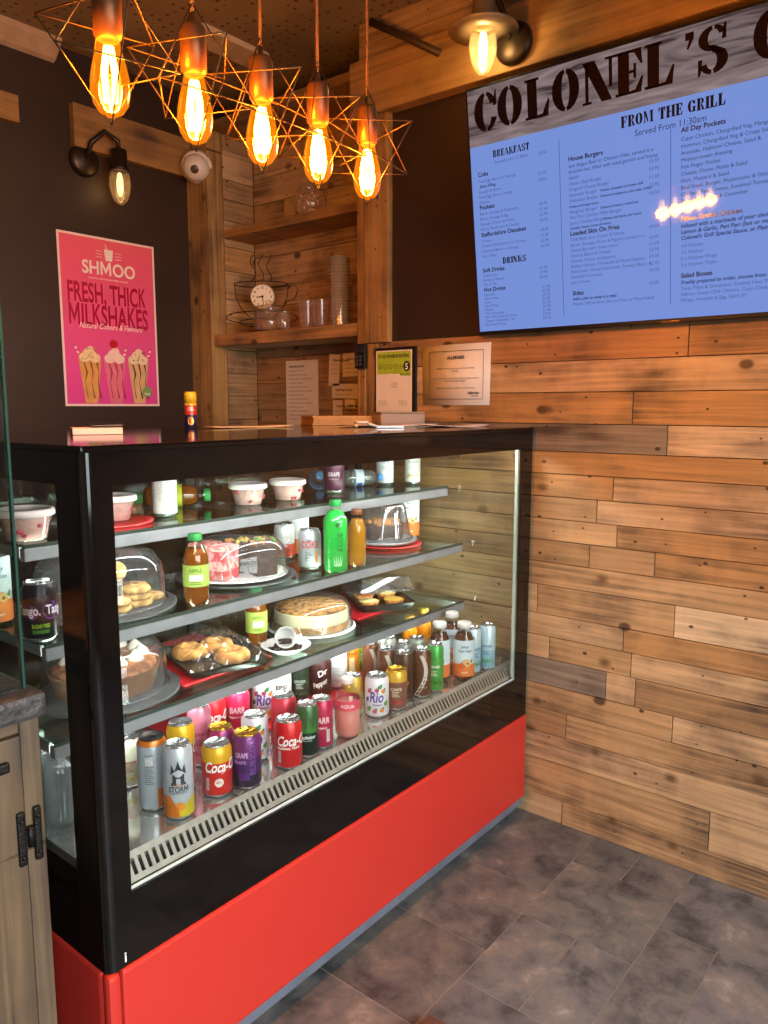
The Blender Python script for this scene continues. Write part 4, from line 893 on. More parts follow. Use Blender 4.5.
def storm(b, r, z0, z1):
    h = z1-z0
    patch(b, r, .0, PI*r*.6, z0, z0+h*.2, pm('#c8b62a'), n=10, top=lambda s: z0+h*(.12+.16*s/.03 if s < .03 else .28))
    patch(b, r, -PI*r*.6, 0., z0, z0+h*.2, pm('#d2731f'), e=.0005, n=10, top=lambda s: z0+h*(.34 if s < -.018 else .12+.22*(-s)/.018))
    disc(b, r, .002, z0+h*.17, .010, pm('#e08a2a'), .0012); disc(b, r, -.008, z0+h*.13, .007, pm('#d9711a'), .0013)
    zc = z0+h*.66; g = pm('#343a40')
    pol(b, r, [(-.016, zc+.004), (-.013, zc+.026), (-.008, zc+.012), (-.004, zc+.020), (0, zc+.034), (.004, zc+.020), (.008, zc+.012), (.013, zc+.026), (.016, zc+.004)], g)
    pol(b, r, [(-.012, zc-.016), (-.012, zc+.004), (.012, zc+.004), (.012, zc-.016), (.005, zc-.016), (.004, zc-.005), (-.004, zc-.005), (-.005, zc-.016)], g)
    pol(b, r, [(-.015, zc-.020), (-.015, zc-.014), (-.004, zc-.014), (-.004, zc-.020)], g); pol(b, r, [(.015, zc-.020), (.015, zc-.014), (.004, zc-.014), (.004, zc-.020)], g)
    T(b, r, 'REIGN', .005, z0+h*.50, '#c77b3a'); T(b, r, 'STORM', .0125, z0+h*.405, '#24282e', True, width=.042); T(b, r, 'CLEAN ENERGY', .0035, z0+h*.375, '#5a6068')
def nutrition(b, r, z0, z1):
    h = z1-z0; small(b, r, -.022, z0+h*.40, 16, '#6a7078', .02); patch(b, r, -.020, -.004, z0+h*.70, z0+h*.84, pm('#e6e6e6'), n=3); patch(b, r, .004, .05, z0, z0+h*.33, pm('#d2731f'), n=8, top=lambda s: z0+h*(.33-.10*(s/.05)))
    T(b, r, 'S', .011, z0+h*.5, '#24282e', sh=.026)
def grape(word='GRAPE'):
    def art(b, r, z0, z1):
        h = z1-z0; T(b, r, word, .012, z0+h*.66, '#cfa7d8', True, width=.03, sh=-.012); vertical(b, r, 'RUBICON', .014, .020, z0+h*.25, '#7a4a9a')
        for i in range(6): disc(b, r, -.014+.007*(i % 3), z0+h*(.2+.07*(i//3)), .0055, pm('#5b2a78'), .0006+.0001*i)
        T(b, r, word, .008, z0+h*.52, '#b07cc4', sh=-.018)
    return art
def rio(b, r, z0, z1):
    h = z1-z0; T(b, r, 'Rio', .030, z0+h*.42, '#4b3aa0', True, .15, width=.040, sh=-.002)
    for s, q, c in ((-.022, .75, '#d34f7c'), (.0, .78, '#c2406a'), (.018, .74, '#e08a2a'), (-.024, .2, '#5a9a3c'), (-.006, .14, '#d34f7c'), (.014, .17, '#e08a2a'), (.026, .35, '#5a9a3c'), (-.03, .48, '#7a4a9a'), (.008, .88, '#3f8f5a')):
        disc(b, r, s, z0+h*q, .0062, pm(c)); disc(b, r, s+.004, z0+h*q+.006, .003, pm('#3f8f3c'), .0009)
    T(b, r, 'Tropical', .0055, z0+h*.31, '#4b3aa0', True, .2)
def apple_a(b, r, z0, z1):
    h = z1-z0
    for i in range(8): pol(b, r, [(-.024+.006*i, z0+h*.52), (-.021+.006*i, z0+h*(.62+.3*((i*37) % 10)/10)), (-.018+.006*i, z0+h*.52)], pm('#3f8a3c'))
    T(b, r, 'Appletiser', .009, z0+h*.38, '#dfe8e0', True, .25, width=.042); T(b, r, '100% APPLE', .0035, z0+h*.32, '#9fb8a6')
def barr(b, r, z0, z1):
    h = z1-z0; pol(b, r, [(-.024, z0+h*.50), (.024, z0+h*.56), (.024, z0+h*.80), (-.024, z0+h*.74)], pm('#8a1638'), .0006); T(b, r, 'BARR', .016, z0+h*.58, '#f3cfd6', True, .1, width=.040); patch(b, r, .012, .022, z0+h*.1, z0+h*.42, pm('#d6c4c8'), n=2); T(b, r, 'Raspberry', .006, z0+h*.44, '#f6dbe0', True, .2, sh=-.004)
def pepsi(b, r, z0, z1):
    h = z1-z0; pol(b, r, [(-.026, z0+h*.82), (0, z0+h*.9), (.026, z0+h*.82), (.026, z0+h*.92), (-.026, z0+h*.92)], pm('#c8202c')); patch(b, r, -.026, .026, z0+h*.46, z0+h*.76, pm(WT), n=8); T(b, r, 'PEPSI', .0125, z0+h*.54, BLKP, True, width=.042); pol(b, r, [(-.026, z0+h*.42), (.026, z0+h*.42), (.02, z0+h*.30), (-.02, z0+h*.30)], pm('#1f4fa8'))
def drp(b, r, z0, z1):
    h = z1-z0; f0 = wrap(r, -.020, z0+h*.22); ca, sa = math.cos(.42), math.sin(.42)
    pol(b, r, [(-.024, z0+h*.12), (.022, z0+h*.34), (.026, z0+h*.86), (-.010, z0+h*.74), (-.012, z0+h*.60), (-.024, z0+h*.54)], pm('#5c1420'), .0006)
    g = lambda x, y: f0(x*ca-y*sa*.4, x*sa+y*ca)
    text(b, 'Pepper', .017, g, pm(WT), True, width=.046); f1 = wrap(r, -.006, z0+h*.60); text(b, 'Dr', .019, lambda x, y: f1(x*ca-y*sa*.4, x*sa+y*ca), pm(WT), True)
def brown(kind):
    def art(b, r, z0, z1):
        h = z1-z0
        if kind == 0: vertical(b, r, 'Magnum', .018, .010, z0+h*.10, '#c9683a'); small(b, r, -.02, z0+h*.2, 4, '#d8b48a', .012)
        else:
            for k in range(10):
                q0, q1 = k/10, (k+1)/10; s0, s1 = -.016+.030*math.sin(q0*2.6), -.016+.030*math.sin(q1*2.6)
                pol(b, r, [(s0-.006, z0+h*q0), (s0+.006, z0+h*q0), (s1+.006, z0+h*q1), (s1-.006, z0+h*q1)], pm('#d8cfc2'))
            if kind == 1: b2 = [(.012+.009*math.cos(.6+5.*k/12), z0+h*.30+.014*math.sin(.6+5.*k/12)) for k in range(13)]; [pol(b, r, [b2[k], b2[k+1], (b2[k+1][0]*.85+.0018, b2[k+1][1]*.97+(z0+h*.30)*.03), (b2[k][0]*.85+.0018, b2[k][1]*.97+(z0+h*.30)*.03)], pm(WT)) for k in range(12)]
    return art
def dcoke(b, r, z0, z1):
    h = z1-z0; T(b, r, 'DIET', .006, z0+h*.80, BLKP); T(b, r, 'COKE', .020, z0+h*.60, '#c8202c', True, .1, width=.052); small(b, r, -.012, z0+h*.22, 6, '#3a4048', .02); patch(b, r, .016, .024, z0+h*.1, z0+h*.5, pm('#c77b3a'), n=2)
def tango(b, r, z0, z1):
    h = z1-z0
    for s, q, a in ((-.02, .55, .016), (.022, .58, .018)): disc(b, r, s, z0+h*q, a, pm('#6a2a8e'), .0004)
    T(b, r, 'Tango.', .019, z0+h*.50, '#e8e2ee', True, width=.05, sh=-.024, al='C'); T(b, r, 'Tango.', .019, z0+h*.50, '#e8e2ee', True, width=.05, sh=.036, al='C'); T(b, r, 'SUGAR FREE', .008, z0+h*.22, '#a8d23a', True, width=.034); patch(b, r, -.016, .016, z0+h*.10, z0+h*.18, pm('#3f7a2c'), n=4)
def leafy(c1, c2, word):
    def art(b, r, z0, z1):
        h = z1-z0; T(b, r, word, .008, z0+h*.55, c1, True, width=.034)
        for i in range(7): pol(b, r, [(-.02+.006*i, z0+h*(.12+.05*(i % 3))), (-.016+.006*i, z0+h*(.24+.05*(i % 2))), (-.013+.006*i, z0+h*(.14+.04*(i % 2)))], pm(c2))
        small(b, r, -.012, z0+h*.36, 4, c1, .022)
    return art
FRONT = 'drinks cans standing on the case floor'
can('grey energy drink can with crown emblem and orange-yellow base, frontmost left can', .918, 1.294, DK_, .031, .160, [(1, SLV)], storm, group=FRONT)
can('grey energy drink can with orange base and dark lid, just behind the crown can', .905, 1.366, DK_, .031, .160, [(1, '#aab2ba')], nutrition, lid=M('lid_dark', '#3a3836', .3, .8), turn=.15, group=FRONT, neck='#d2731f')
can('pale yellow and white can behind both energy drinks at the left', .926, 1.491, DK_, .029, .115, [(.62, '#d8d6b8'), (1, '#e6ead2')], leafy('#c2483a', '#d8c23a', 'LEMON'), group=FRONT)
can('tall red cola can with a wide yellow top, behind the energy drink cans', 1.004, 1.400, DK_, .031, .150, [(.72, '#c8302a'), (1, '#eab21e')], cola(), group=FRONT)
can('tall pink can behind the yellow-topped tall can', 1.095, 1.452, DK_, .028, .150, [(1, '#e58aa2')], leafy('#b02a4a', '#d84a6a', 'BERRY'), group=FRONT)
can('short red cola can with yellow shoulder and round NEW badge, in the front row', 1.029, 1.306, DK_, .0335, .119, [(.76, '#cf2a26'), (1, '#d9a51e')], cola(new=True), group=FRONT)
can('dark purple can with gold lid in the front row, right of the yellow-shouldered red can', 1.095, 1.282, DK_, .033, .128, [(.28, '#2c2036'), (.62, '#4a2760'), (1, '#6e2f6c')], grape(), lid=GOLDL, group=FRONT)
can('bright plum can with gold lid half hidden behind the front purple can', 1.078, 1.352, DK_, .031, .128, [(.5, '#7a2358'), (1, '#a02a62')], grape('BERRY'), lid=GOLDL, group=FRONT)
can('red cola can with silver lid and white script, front row centre', 1.221, 1.278, DK_, .0335, .119, [(1, '#cc1f24')], cola(sub='ORIGINAL TASTE'), group=FRONT)
can('white fruit-print can showing between the purple can and the front red cola can', 1.196, 1.368, DK_, .033, .115, [(1, '#ece6ec')], rio, group=FRONT)
can('pinkish red can with silver lid behind the front red cola can', 1.292, 1.367, DK_, .032, .135, [(1, '#d23a4c')], leafy('#f3d3d6', '#8a1226', 'CHERRY'), group=FRONT)
can('dark green slim can with leafy top and white script, beside the front red cola can', 1.291, 1.284, DK_, .0285, .134, [(.5, '#12291f'), (1, '#2f5a36')], apple_a, group=FRONT)
can('slim raspberry pink can right of the dark green slim can', 1.350, 1.290, DK_, .0285, .128, [(1, '#b8244e')], barr, group=FRONT)
can('white fruit-print can in the front row right of the pink bottle', 1.590, 1.306, DK_, .0335, .118, [(1, '#eeeaf0')], rio, group=FRONT)
can('brown and cream can with gold lid, right of the front fruit-print can', 1.664, 1.296, DK_, .031, .118, [(.8, '#8a5a4c'), (1, '#d9a93a')], leafy('#e8d8b8', '#c23a3a', 'CAFE'), lid=GOLDL, group=FRONT)
can('slim dark brown iced coffee can with vertical orange lettering', 1.728, 1.318, DK_, .0285, .146, [(1, '#3f271c')], brown(0), group=FRONT)
can('slim brown iced coffee can with pale wave, leftmost behind the gold-lidded can', 1.722, 1.378, DK_, .0285, .146, [(1, '#6a4330')], brown(2), group=FRONT)
can('slim brown iced coffee can with pale curl and letter, beside the green slim can', 1.786, 1.296, DK_, .0285, .146, [(1, '#5a3626')], brown(1), group=FRONT)
can('slim bright green can at the right of the brown iced coffee cans', 1.845, 1.290, DK_, .027, .148, [(1, '#3fa84a')], leafy('#e8f4e0', '#1f6a2c', 'LIME'), group=FRONT)
can('slim grey can, mostly hidden behind the pale-curl brown can', 1.792, 1.368, DK_, .0285, .150, [(1, '#8a8f8c')], leafy('#e8e8e8', '#3a4a40', 'COOL'), group=FRONT)
can('slim silver-green can behind the bright green can', 1.855, 1.364, DK_, .0285, .150, [(1, '#9aa89a')], leafy('#2f6a3c', '#c8d4c4', 'MINT'), group=FRONT)
can('tall cocoa brown can at the back left of the iced coffee group', 1.728, 1.442, DK_, .0275, .150, [(1, '#7a4a32')], brown(2), group=FRONT)
can('tall green can with white top band at the back of the iced coffee group', 1.800, 1.437, DK_, .0275, .152, [(.7, '#4aa03c'), (1, '#dfe8dc')], leafy('#eaf4e4', '#2f6a2c', 'KIWI'), group=FRONT)
can('narrow yellow and brown can behind the pink bottle and fruit-print can', 1.565, 1.372, DK_, .026, .110, [(1, '#c8a23a')], leafy('#3a2a18', '#7a5a1e', 'GOLD'), group=FRONT)
can('pale blue slim can at the far right end of the case floor', 2.112, 1.268, DK_, .027, .152, [(.45, '#9fd0e4'), (1, '#c4e2ee')], leafy('#3a7aa8', '#6ab86a', 'WATER'), group=FRONT)
can('pale blue slim can between the peach bottle and the far right can', 2.053, 1.286, DK_, .026, .152, [(.6, '#b4d8ea'), (1, '#cfe6f0')], leafy('#3a7aa8', '#4a9a6a', 'WATER'), turn=.5, group=FRONT)
# back row on a red board
def red_board(label, x0, y0, x1, y1, z, h=.012):
    t = thing('red_board', label, 'board', (x0, y0, z+.0004), 0, 'red plastic boards in the case'); MB().box((0, 0, 0), (x1-x0, y1-y0, h), M('red_plastic', '#c8202a', .3, var=.04, scale=5), .004).build('slab', None, t); return t
red_board('long red board on the case floor under the back row of cans', 1.135, 1.452, 1.87, 1.83, DK_, .014)
ZB = DK_+.0148
BACK = 'drinks cans on the red board in the case'
can('red cola can on the left end of the red board on the case floor', 1.178, 1.505, ZB, .033, .115, [(1, '#d3222a')], cola(), group=BACK)
can('raspberry pink can on the red board next to the left red cola can', 1.249, 1.496, ZB, .033, .115, [(1, '#d82a58')], barr, group=BACK)
can('white fruit-print can on the red board left of the cola can with blue stripe', 1.355, 1.510, ZB, .033, .115, [(1, '#efeaf2')], rio, group=BACK)
can('white, red and blue cola can in the middle of the red board', 1.440, 1.538, ZB, .033, .115, [(.3, '#1f4fa8'), (1, '#e9e4e0')], pepsi, group=BACK)
can('slim dark green can on the red board beside the maroon can', 1.507, 1.525, ZB, .026, .115, [(1, '#1f3328')], leafy('#b8c8b8', '#3a6a4a', 'GINGER'), group=BACK)
can('maroon can with slanted white lettering on the red board', 1.571, 1.505, ZB, .033, .115, [(1, '#3a1418')], drp, group=BACK)
can('plain white can on the red board between the maroon and the orange can', 1.652, 1.512, ZB, .030, .122, [(1, '#e8e8e8')], leafy('#a8a8ac', '#b8bcc2', 'LIGHT'), group=BACK)
can('orange can with pale panel on the red board', 1.723, 1.520, ZB, .027, .115, [(1, '#d98a1e')], lambda b, r, z0, z1: (patch(b, r, -.004, .012, z0+.02, z0+.07, pm('#f0d8a8'), n=3), T(b, r, 'ORANGE', .007, z0+.078, '#7a3a0e')), group=BACK)
can('lime green can at the right end of the red board', 1.805, 1.548, ZB, .026, .112, [(1, '#5fb82e')], leafy('#eaf4e0', '#2f7a1e', 'APPLE'), group=BACK)
# cans on the shelves
MID = 'cans on the upper shelves'
can('silver diet cola can with red lettering, right of the cake slices on the middle shelf', 1.561, 1.532, S2, .033, .116, [(1, '#9da1a6')], dcoke, group=MID)
can('silver and red can behind the domed cake slices', 1.620, 1.697, S2, .031, .110, [(.45, '#b83a2a'), (1, '#c4c4c4')], leafy('#f0f0f0', '#8a1a1a', 'COLA'), group=MID)
can('dark can with purple splashes by the left end glass of the middle shelf', .735, 1.474, S2, .033, .119, [(1, '#1d1a22')], tango, group=MID)
can('dark plum grape can on the top shelf, its top hidden by the case frame', 1.792, 1.648, S1, .033, .120, [(1, '#4a1a38')], lambda b, r, z0, z1: (T(b, r, 'GRAPE', .013, z0+.045, '#d8c4cc', True, width=.038), T(b, r, 'SPARKLING', .005, z0+.034, '#a88a96')), group=MID)
can('left one of two tall white cans at the right of the top shelf', 2.088, 1.678, S1, .030, .145, [(1, '#e6e8ea')], leafy('#8a9aa8', '#b8c4cc', 'WATER'), group=MID)
can('tall white can with floral print, last on the right of the top shelf', 2.168, 1.618, S1, .027, .145, [(1, '#eceae4')], leafy('#5a8a9a', '#c8a24a', 'FLORA'), group=MID)
can('tall white printed can on the top shelf left of the lying juice bottle', 1.139, 1.618, S1, .030, .145, [(1, '#e6e0de')], lambda b, r, z0, z1: (small(b, r, -.018, z0+.03, 18, '#a89aa0', .034), T(b, r, 'SPARKLE', .007, z0+.11, '#b06a7a')), group=MID)
PET = thin('clear_plastic', '#f7faf8', 1.3, .03, base=.05)
def liq(name, tint, milk): return thin('liquid_'+name, tint, .6, .05, base=.02, milk=milk, milkcol=tint)
def bottle(label, x, y, z, r, h, liquid, cap, lab=None, labz=(.3, .62), art=None, capr=.36, fill=.80, turn=0., lay=None, group='bottles in the case', shape='round', name='juice_bottle'):
    t = thing(name, label, 'bottle', (x, y, z), face(x, y, turn), group)
    if lay is not None: t.rotation_euler = lay
    sh = [(.0, .003), (r*.80, .002), (r*.97, .012), (r, .02), (r, h*.60), (r*.96, h*.68), (r*.74, h*.79), (r*capr*1.02, h*.86), (r*capr, h*.90), (r*capr, h*.985)]
    if shape == 'square': sh = [(.0, .003), (r*.86, .002), (r, .010), (r, h*.70), (r*.97, h*.74), (r*.6, h*.83), (r*capr, h*.87), (r*capr, h*.985)]
    if shape == 'ribbed': sh = [(.0, .003), (r*.8, .002), (r, .014)]+[(r*(1-.05*(k % 2)), .02+h*.6*k/12) for k in range(13)]+[(r*.72, h*.79), (r*capr, h*.88), (r*capr, h*.985)]
    wob = (lambda a, zz: 1.+.10*abs(math.sin(2*a))**2) if shape == 'square' else None
    MB().lathe(sh, PET, 32, cap1=False, wob=wob).build('bottle_wall', None, t)
    if liquid:
        lp = [(0, .005)]
        for q, zz in sh[1:]:
            if zz < h*fill: lp.append((q*.95, zz+.002))
        a, c = [(q, zz) for q, zz in zip([s[0] for s in sh], [s[1] for s in sh]) if zz < h*fill][-1], [s for s in sh if s[1] >= h*fill][0]
        k = (h*fill-a[1])/(c[1]-a[1]); rr = (a[0]+(c[0]-a[0])*k)*.95; lp += [(rr, h*fill), (0, h*fill)]
        MB().lathe(lp, liquid, 32, cap1=False, wob=wob).build('liquid', None, t)
    MB().lathe([(r*capr*1.12, h*.905), (r*capr*1.18, h*.91), (r*capr*1.18, h*.985), (r*capr*1.05, h), (0, h)], M('cap_'+cap.lstrip('#'), cap, .4, var=.05), 28, wob=lambda a, zz: 1+.015*math.cos(24*a)).build('cap', None, t)
    if lab:
        b = MB(); b.lathe([(r*1.012, h*labz[0]), (r*1.012, h*labz[1])], pm(lab, 0, .5), 36, cap0=False, cap1=False, wob=wob)
        lb_ = b.build('label', None, t)
        if art: b = MB(); art(b, r*1.014, h*labz[0], h*labz[1]); b.build('printing', None, lb_)
    return t
def apj(b, r, z0, z1): T(b, r, 'APPLE', .008, z0+(z1-z0)*.68, '#4a7a1e', True, width=.03, sh=-.002); patch(b, r, -.016, .016, z0+(z1-z0)*.28, z0+(z1-z0)*.56, pm('#e8ecd8', 0, .5), n=5); small(b, r, -.014, z0+.006, 2, '#5a7a2a', .026)
JUI = liq('apple', '#c8741a', .35)
AJ = 'apple juice bottles'
bottle('apple juice bottle with green cap standing at the front of the middle shelf', 1.103, 1.455, S2, .0300, .170, JUI, '#2e9a4a', '#a9c25a', (.28, .58), apj, capr=.46, group=AJ)
bottle('apple juice bottle on the lower shelf behind the pastry tray, cap hidden by the rail', 1.392, 1.575, S3, .030, .172, JUI, '#2e9a4a', '#a9c25a', (.28, .62), apj, capr=.46, turn=.2, group=AJ)
dl = math.atan2(-.629, .777)
bottle('apple juice bottle lying on its side on the top shelf, green cap to the right', 1.198, 1.800, S1+.0315, .0305, .178, JUI, '#2e9a4a', '#c2cf3a', (.28, .58), apj, capr=.46, lay=(PI/2, 0, dl+PI/2), group=AJ)
def aloe(b, r, z0, z1):
    vertical(b, r, 'ALOE', .016, .020, z0+.012, '#1f7a2c'); disc(b, r, .006, z0+.088, .007, pm('#1f6a2c'))
    for i in range(5): pol(b, r, [(-.004+.004*i, z0-.028), (-.006+.007*i, z0+.002+.004*(i % 2)), (-.001+.004*i, z0-.028)], pm('#c8f0c4'))
bottle('bright green aloe drink bottle on the middle shelf', 1.580, 1.448, S2, .0345, .205, M('aloe_green', '#27c24a', .25, var=.05, emit=None), '#1f9a4a', None, capr=.42, fill=.86, shape='square', name='drink_bottle')
t = C.objects[-1] if False else None
def tagless(*a): pass
# printing for the green bottle
gb_ = [o for o in C.objects if o.name.startswith('drink_bottle')][0]
b = MB(); aloe(b, .0385, .05, .15); q = b.build('printing', None, gb_)
bottle('orange juice bottle with brown cap beside the green bottle', 1.676, 1.452, S2, .027, .168, liq('mango', '#d8962a', .6), '#7a4422', None, capr=.5, fill=.84, name='juice_bottle')
def peach(b, r, z0, z1):
    h = z1-z0; patch(b, r, -PI*r, PI*r, z0, z0+h*.34, pm('#e27a3a', 0, .5), n=36, e=.0004); T(b, r, 'Juicy', .009, z0+h*.80, '#3a6a8a', True, .15); T(b, r, 'Peach Water', .008, z0+h*.68, '#3a6a8a', True, .1, width=.042)
    disc(b, r, .004, z0+h*.36, .015, pm('#e8963a', 0, .5), .0008); disc(b, r, .008, z0+h*.38, .010, pm('#f2c27a', 0, .5), .0012); disc(b, r, .009, z0+h*.37, .004, pm('#a8542a', 0, .5), .0016); disc(b, r, -.010, z0+h*.30, .010, pm('#d9622a', 0, .5), .0010); pol(b, r, [(.016, z0+h*.42), (.026, z0+h*.5), (.024, z0+h*.36)], pm('#4a8a3a', 0, .5), .0014); T(b, r, 'peach', .006, z0+h*.10, '#f8e4d0', True)
PCH = 'peach drink bottles at the right of the case floor'
bottle('peach drink bottle with white cap, left one of the front pair', 1.928, 1.330, DK_, .0335, .190, liq('tea', '#7a3a1c', .4), '#e6e4e2', '#cfe2ea', (.10, .72), peach, capr=.55, fill=.80, turn=-.3, group=PCH)
bottle('peach drink bottle with white cap, right and nearest of the front pair', 1.985, 1.276, DK_, .0335, .186, liq('tea', '#7a3a1c', .4), '#e6e4e2', '#d6e6ee', (.10, .72), peach, capr=.55, fill=.80, turn=.1, group=PCH)
bottle('peach drink bottle behind the front pair, only its cap showing', 2.060, 1.372, DK_, .0325, .186, liq('tea', '#7a3a1c', .4), '#e6e4e2', '#d6e6ee', (.10, .72), peach, capr=.55, fill=.80, group=PCH)
bottle('peach drink bottle at the right end of the middle shelf, tall white and orange label', 2.187, 1.642, S2, .033, .178, None, '#e6e4e2', '#e8ecee', (.04, .84), peach, capr=.5, group='bottles in the case')
bottle('white and orange bottle at the back of the middle shelf, right of the cake slices', 1.697, 1.711, S2, .031, .172, None, '#e2e2de', '#dfe4e2', (.04, .84), peach, capr=.5, turn=2.4)
bottle('peach drink bottle beside the left end glass of the middle shelf', .735, 1.665, S2, .032, .175, None, '#e6e4e2', '#dde8ee', (.04, .84), peach, capr=.5, turn=.2)
bottle('pink drink bottle with white cap standing at the front of the case floor', 1.436, 1.279, DK_, .0335, .160, liq('pink', '#f29a92', .75), '#f0dcd8', '#d84a62', (.50, .66), lambda b, r, z0, z1: T(b, r, 'AQUA', .009, z0+.008, '#f6dbe0', True), capr=.42, fill=.60, name='drink_bottle')
bottle('orange juice bottle at the back right of the case floor, left one', 2.000, 1.500, DK_, .027, .165, liq('orange', '#e68a14', .8), '#e0a030', None, capr=.5, fill=.84)
bottle('orange juice bottle at the back right of the case floor, right one', 2.066, 1.492, DK_, .0285, .178, liq('orange', '#f0a01e', .8), '#e8a83a', None, capr=.5, fill=.84)
bottle('clear ribbed water bottle lying end-on behind the grape can', 1.800, 1.722, S1+.0335, .0325, .19, None, '#5a9ad8', None, shape='ribbed', lay=(-PI/2, 0, math.atan2(.67, .74)-PI/2), name='water_bottle')
bottle('small clear water bottle lying on the top shelf with a blue label and cap', 1.940, 1.745, S1+.030, .0285, .14, liq('water', '#e4eaee', .12), '#3a8ad8', '#cfe0ee', (.3, .5), lambda b, r, z0, z1: patch(b, r, -.03, .03, z0+.004, z1-.004, pm('#2f6ab8'), n=8), lay=(PI/2, 0, dl+PI/2+.1), name='water_bottle')
for i, (x, y, lb) in enumerate(((.742, 1.455, 'front one of two clear water bottles at the left end of the case floor'), (.755, 1.56, 'rear one of two clear water bottles at the left end of the case floor'))):
    bottle(lb, x, y, DK_, .031, .168, liq('water', '#e4eaee', .12), '#dfe6ea', None, shape='ribbed', name='water_bottle')
# ------------------------------------------------------------------ tubs
CREAM = M('dessert_pink', '#cfa095', .7, var=.25, scale=70); TUBP = thin('tub_plastic', '#fbf6f4', 1.2, .12, base=.06, milk=.10); LIDW = M('tub_lid', '#f2e2de', .45, var=.03)
def tub(label, x, y, z, r=.053, h=.062):
    t = thing('dessert_tub', label, 'tub', (x, y, z), rnd.uniform(0, 3), 'lidded dessert tubs on the top shelf')
    MB().lathe([(0, .001), (r*.66, .001), (r*.70, .004), (r*.90, h-.014), (r*.94, h-.012)], TUBP, 32, cap1=False).build('pot', None, t)
    MB().lathe([(0, .003), (r*.66, .003), (r*.87, h-.018), (0, h-.014)], CREAM, 28).build('dessert', None, t)
    b = MB()
    for i in range(7): a = rnd.uniform(0, 6.28); zz = rnd.uniform(.008, .04); rr = r*(.66+.21*zz/(h-.018)); b.ball((rr*math.cos(a), rr*math.sin(a), zz), .006, M('berry', '#b03a4a', .4), 8, 5, (1, 1, .8))
    b.build('berries', None, t)
    MB().lathe([(r*.93, h-.016), (r, h-.014), (r*1.01, h-.008), (r*.98, h-.002), (r*.9, h), (r*.86, h-.003), (0, h-.003)], LIDW, 36).build('lid', None, t)
def plate(name, label, x, y, z, r, col, rough=.4, rim=.006, seg=44, group=None, th=.006):
    t = thing(name, label, 'plate', (x, y, z+.0004), 0, group)
    MB().lathe([(r*.6, 0), (r*.72, .0), (r, rim), (r*.995, rim+.003), (r*.72, .004), (0, .004)], M('plate_'+col.lstrip('#'), col, rough, var=.08, scale=14), seg).build('dish', None, t); return t
plate('red_plate', 'red plate under a dessert tub at the left of the top shelf', .985, 1.622, S1, .102, '#d0242c', .35, .004)
tub('dessert tub on the red plate, left of the tall white printed can', 1.0, 1.622, S1+.0052); tub('dessert tub by the left end glass of the top shelf', .755, 1.552, S1, .057, .066)
tub('dessert tub in the middle of the top shelf, left one of the neighbouring pair', 1.422, 1.632, S1); tub('dessert tub in the middle of the top shelf, right one of the neighbouring pair', 1.570, 1.628, S1, .054)
t = thing('small_pot', 'small pot with green lid at the back of the top shelf, behind the white can', 'pot', (1.118, 1.722, S1)); MB().lathe([(0, 0), (.018, 0), (.02, .004), (.02, .03)], pm('#6a4a2a', 0), 20).build('pot', None, t); MB().lathe([(.023, .028), (.023, .046), (.02, .05), (0, .05)], M('cap_green', '#2e7a3a', .4), 24).build('lid', None, t)
# ------------------------------------------------------------------ cakes and pastries
DOME = thin('dome_plastic', '#f4f8fa', 1.5, .03, base=.045, milk=.035); SLT = M('slate_plate', '#4c4c4e', .5, var=.2, scale=22)
def dome(label, x, y, z, r, h, kind='round', name='cake_dome'):
    t = thing(name, label, 'cake cover', (x, y, z), 0, 'clear cake covers in the case')
    if kind == 'round': pf = [(r, .001), (r, .006), (r*.97, .010), (r*.97, h*.45), (r*.93, h*.68), (r*.80, h*.87), (r*.55, h*.97), (r*.2, h), (0, h)]
    else: pf = [(r, .001), (r*1.02, .004), (r*.93, .010), (r*.74, h*.94), (r*.68, h), (0, h)]
    wob = (lambda a, zz: 1+.012*math.cos(40*a)*(1 if zz < h*.8 else .3)) if kind != 'round' else None
    MB().lathe(pf, DOME, 80 if wob else 48, cap0=False, wob=wob).build('cover', None, t)
    MB().tube([(r*1.005*math.cos(2*PI*k/48), r*1.005*math.sin(2*PI*k/48), .0035) for k in range(48)], .0028, DOME, 8, True).build('rim', None, t)
    return t
def cake_tex(name, c, c2, sc, bump=.8):
    if name in MATS: return MATS[name]
    m = M(name, c, .8, var=.25, scale=sc, bump=bump); nt = m.node_tree
    rp = [n for n in nt.nodes if n.type == 'VALTORGB'][0]; rp.color_ramp.elements[0].color = lin(c2)+(1,); rp.color_ramp.elements[0].position = .42; rp.color_ramp.elements[1].position = .56; return m
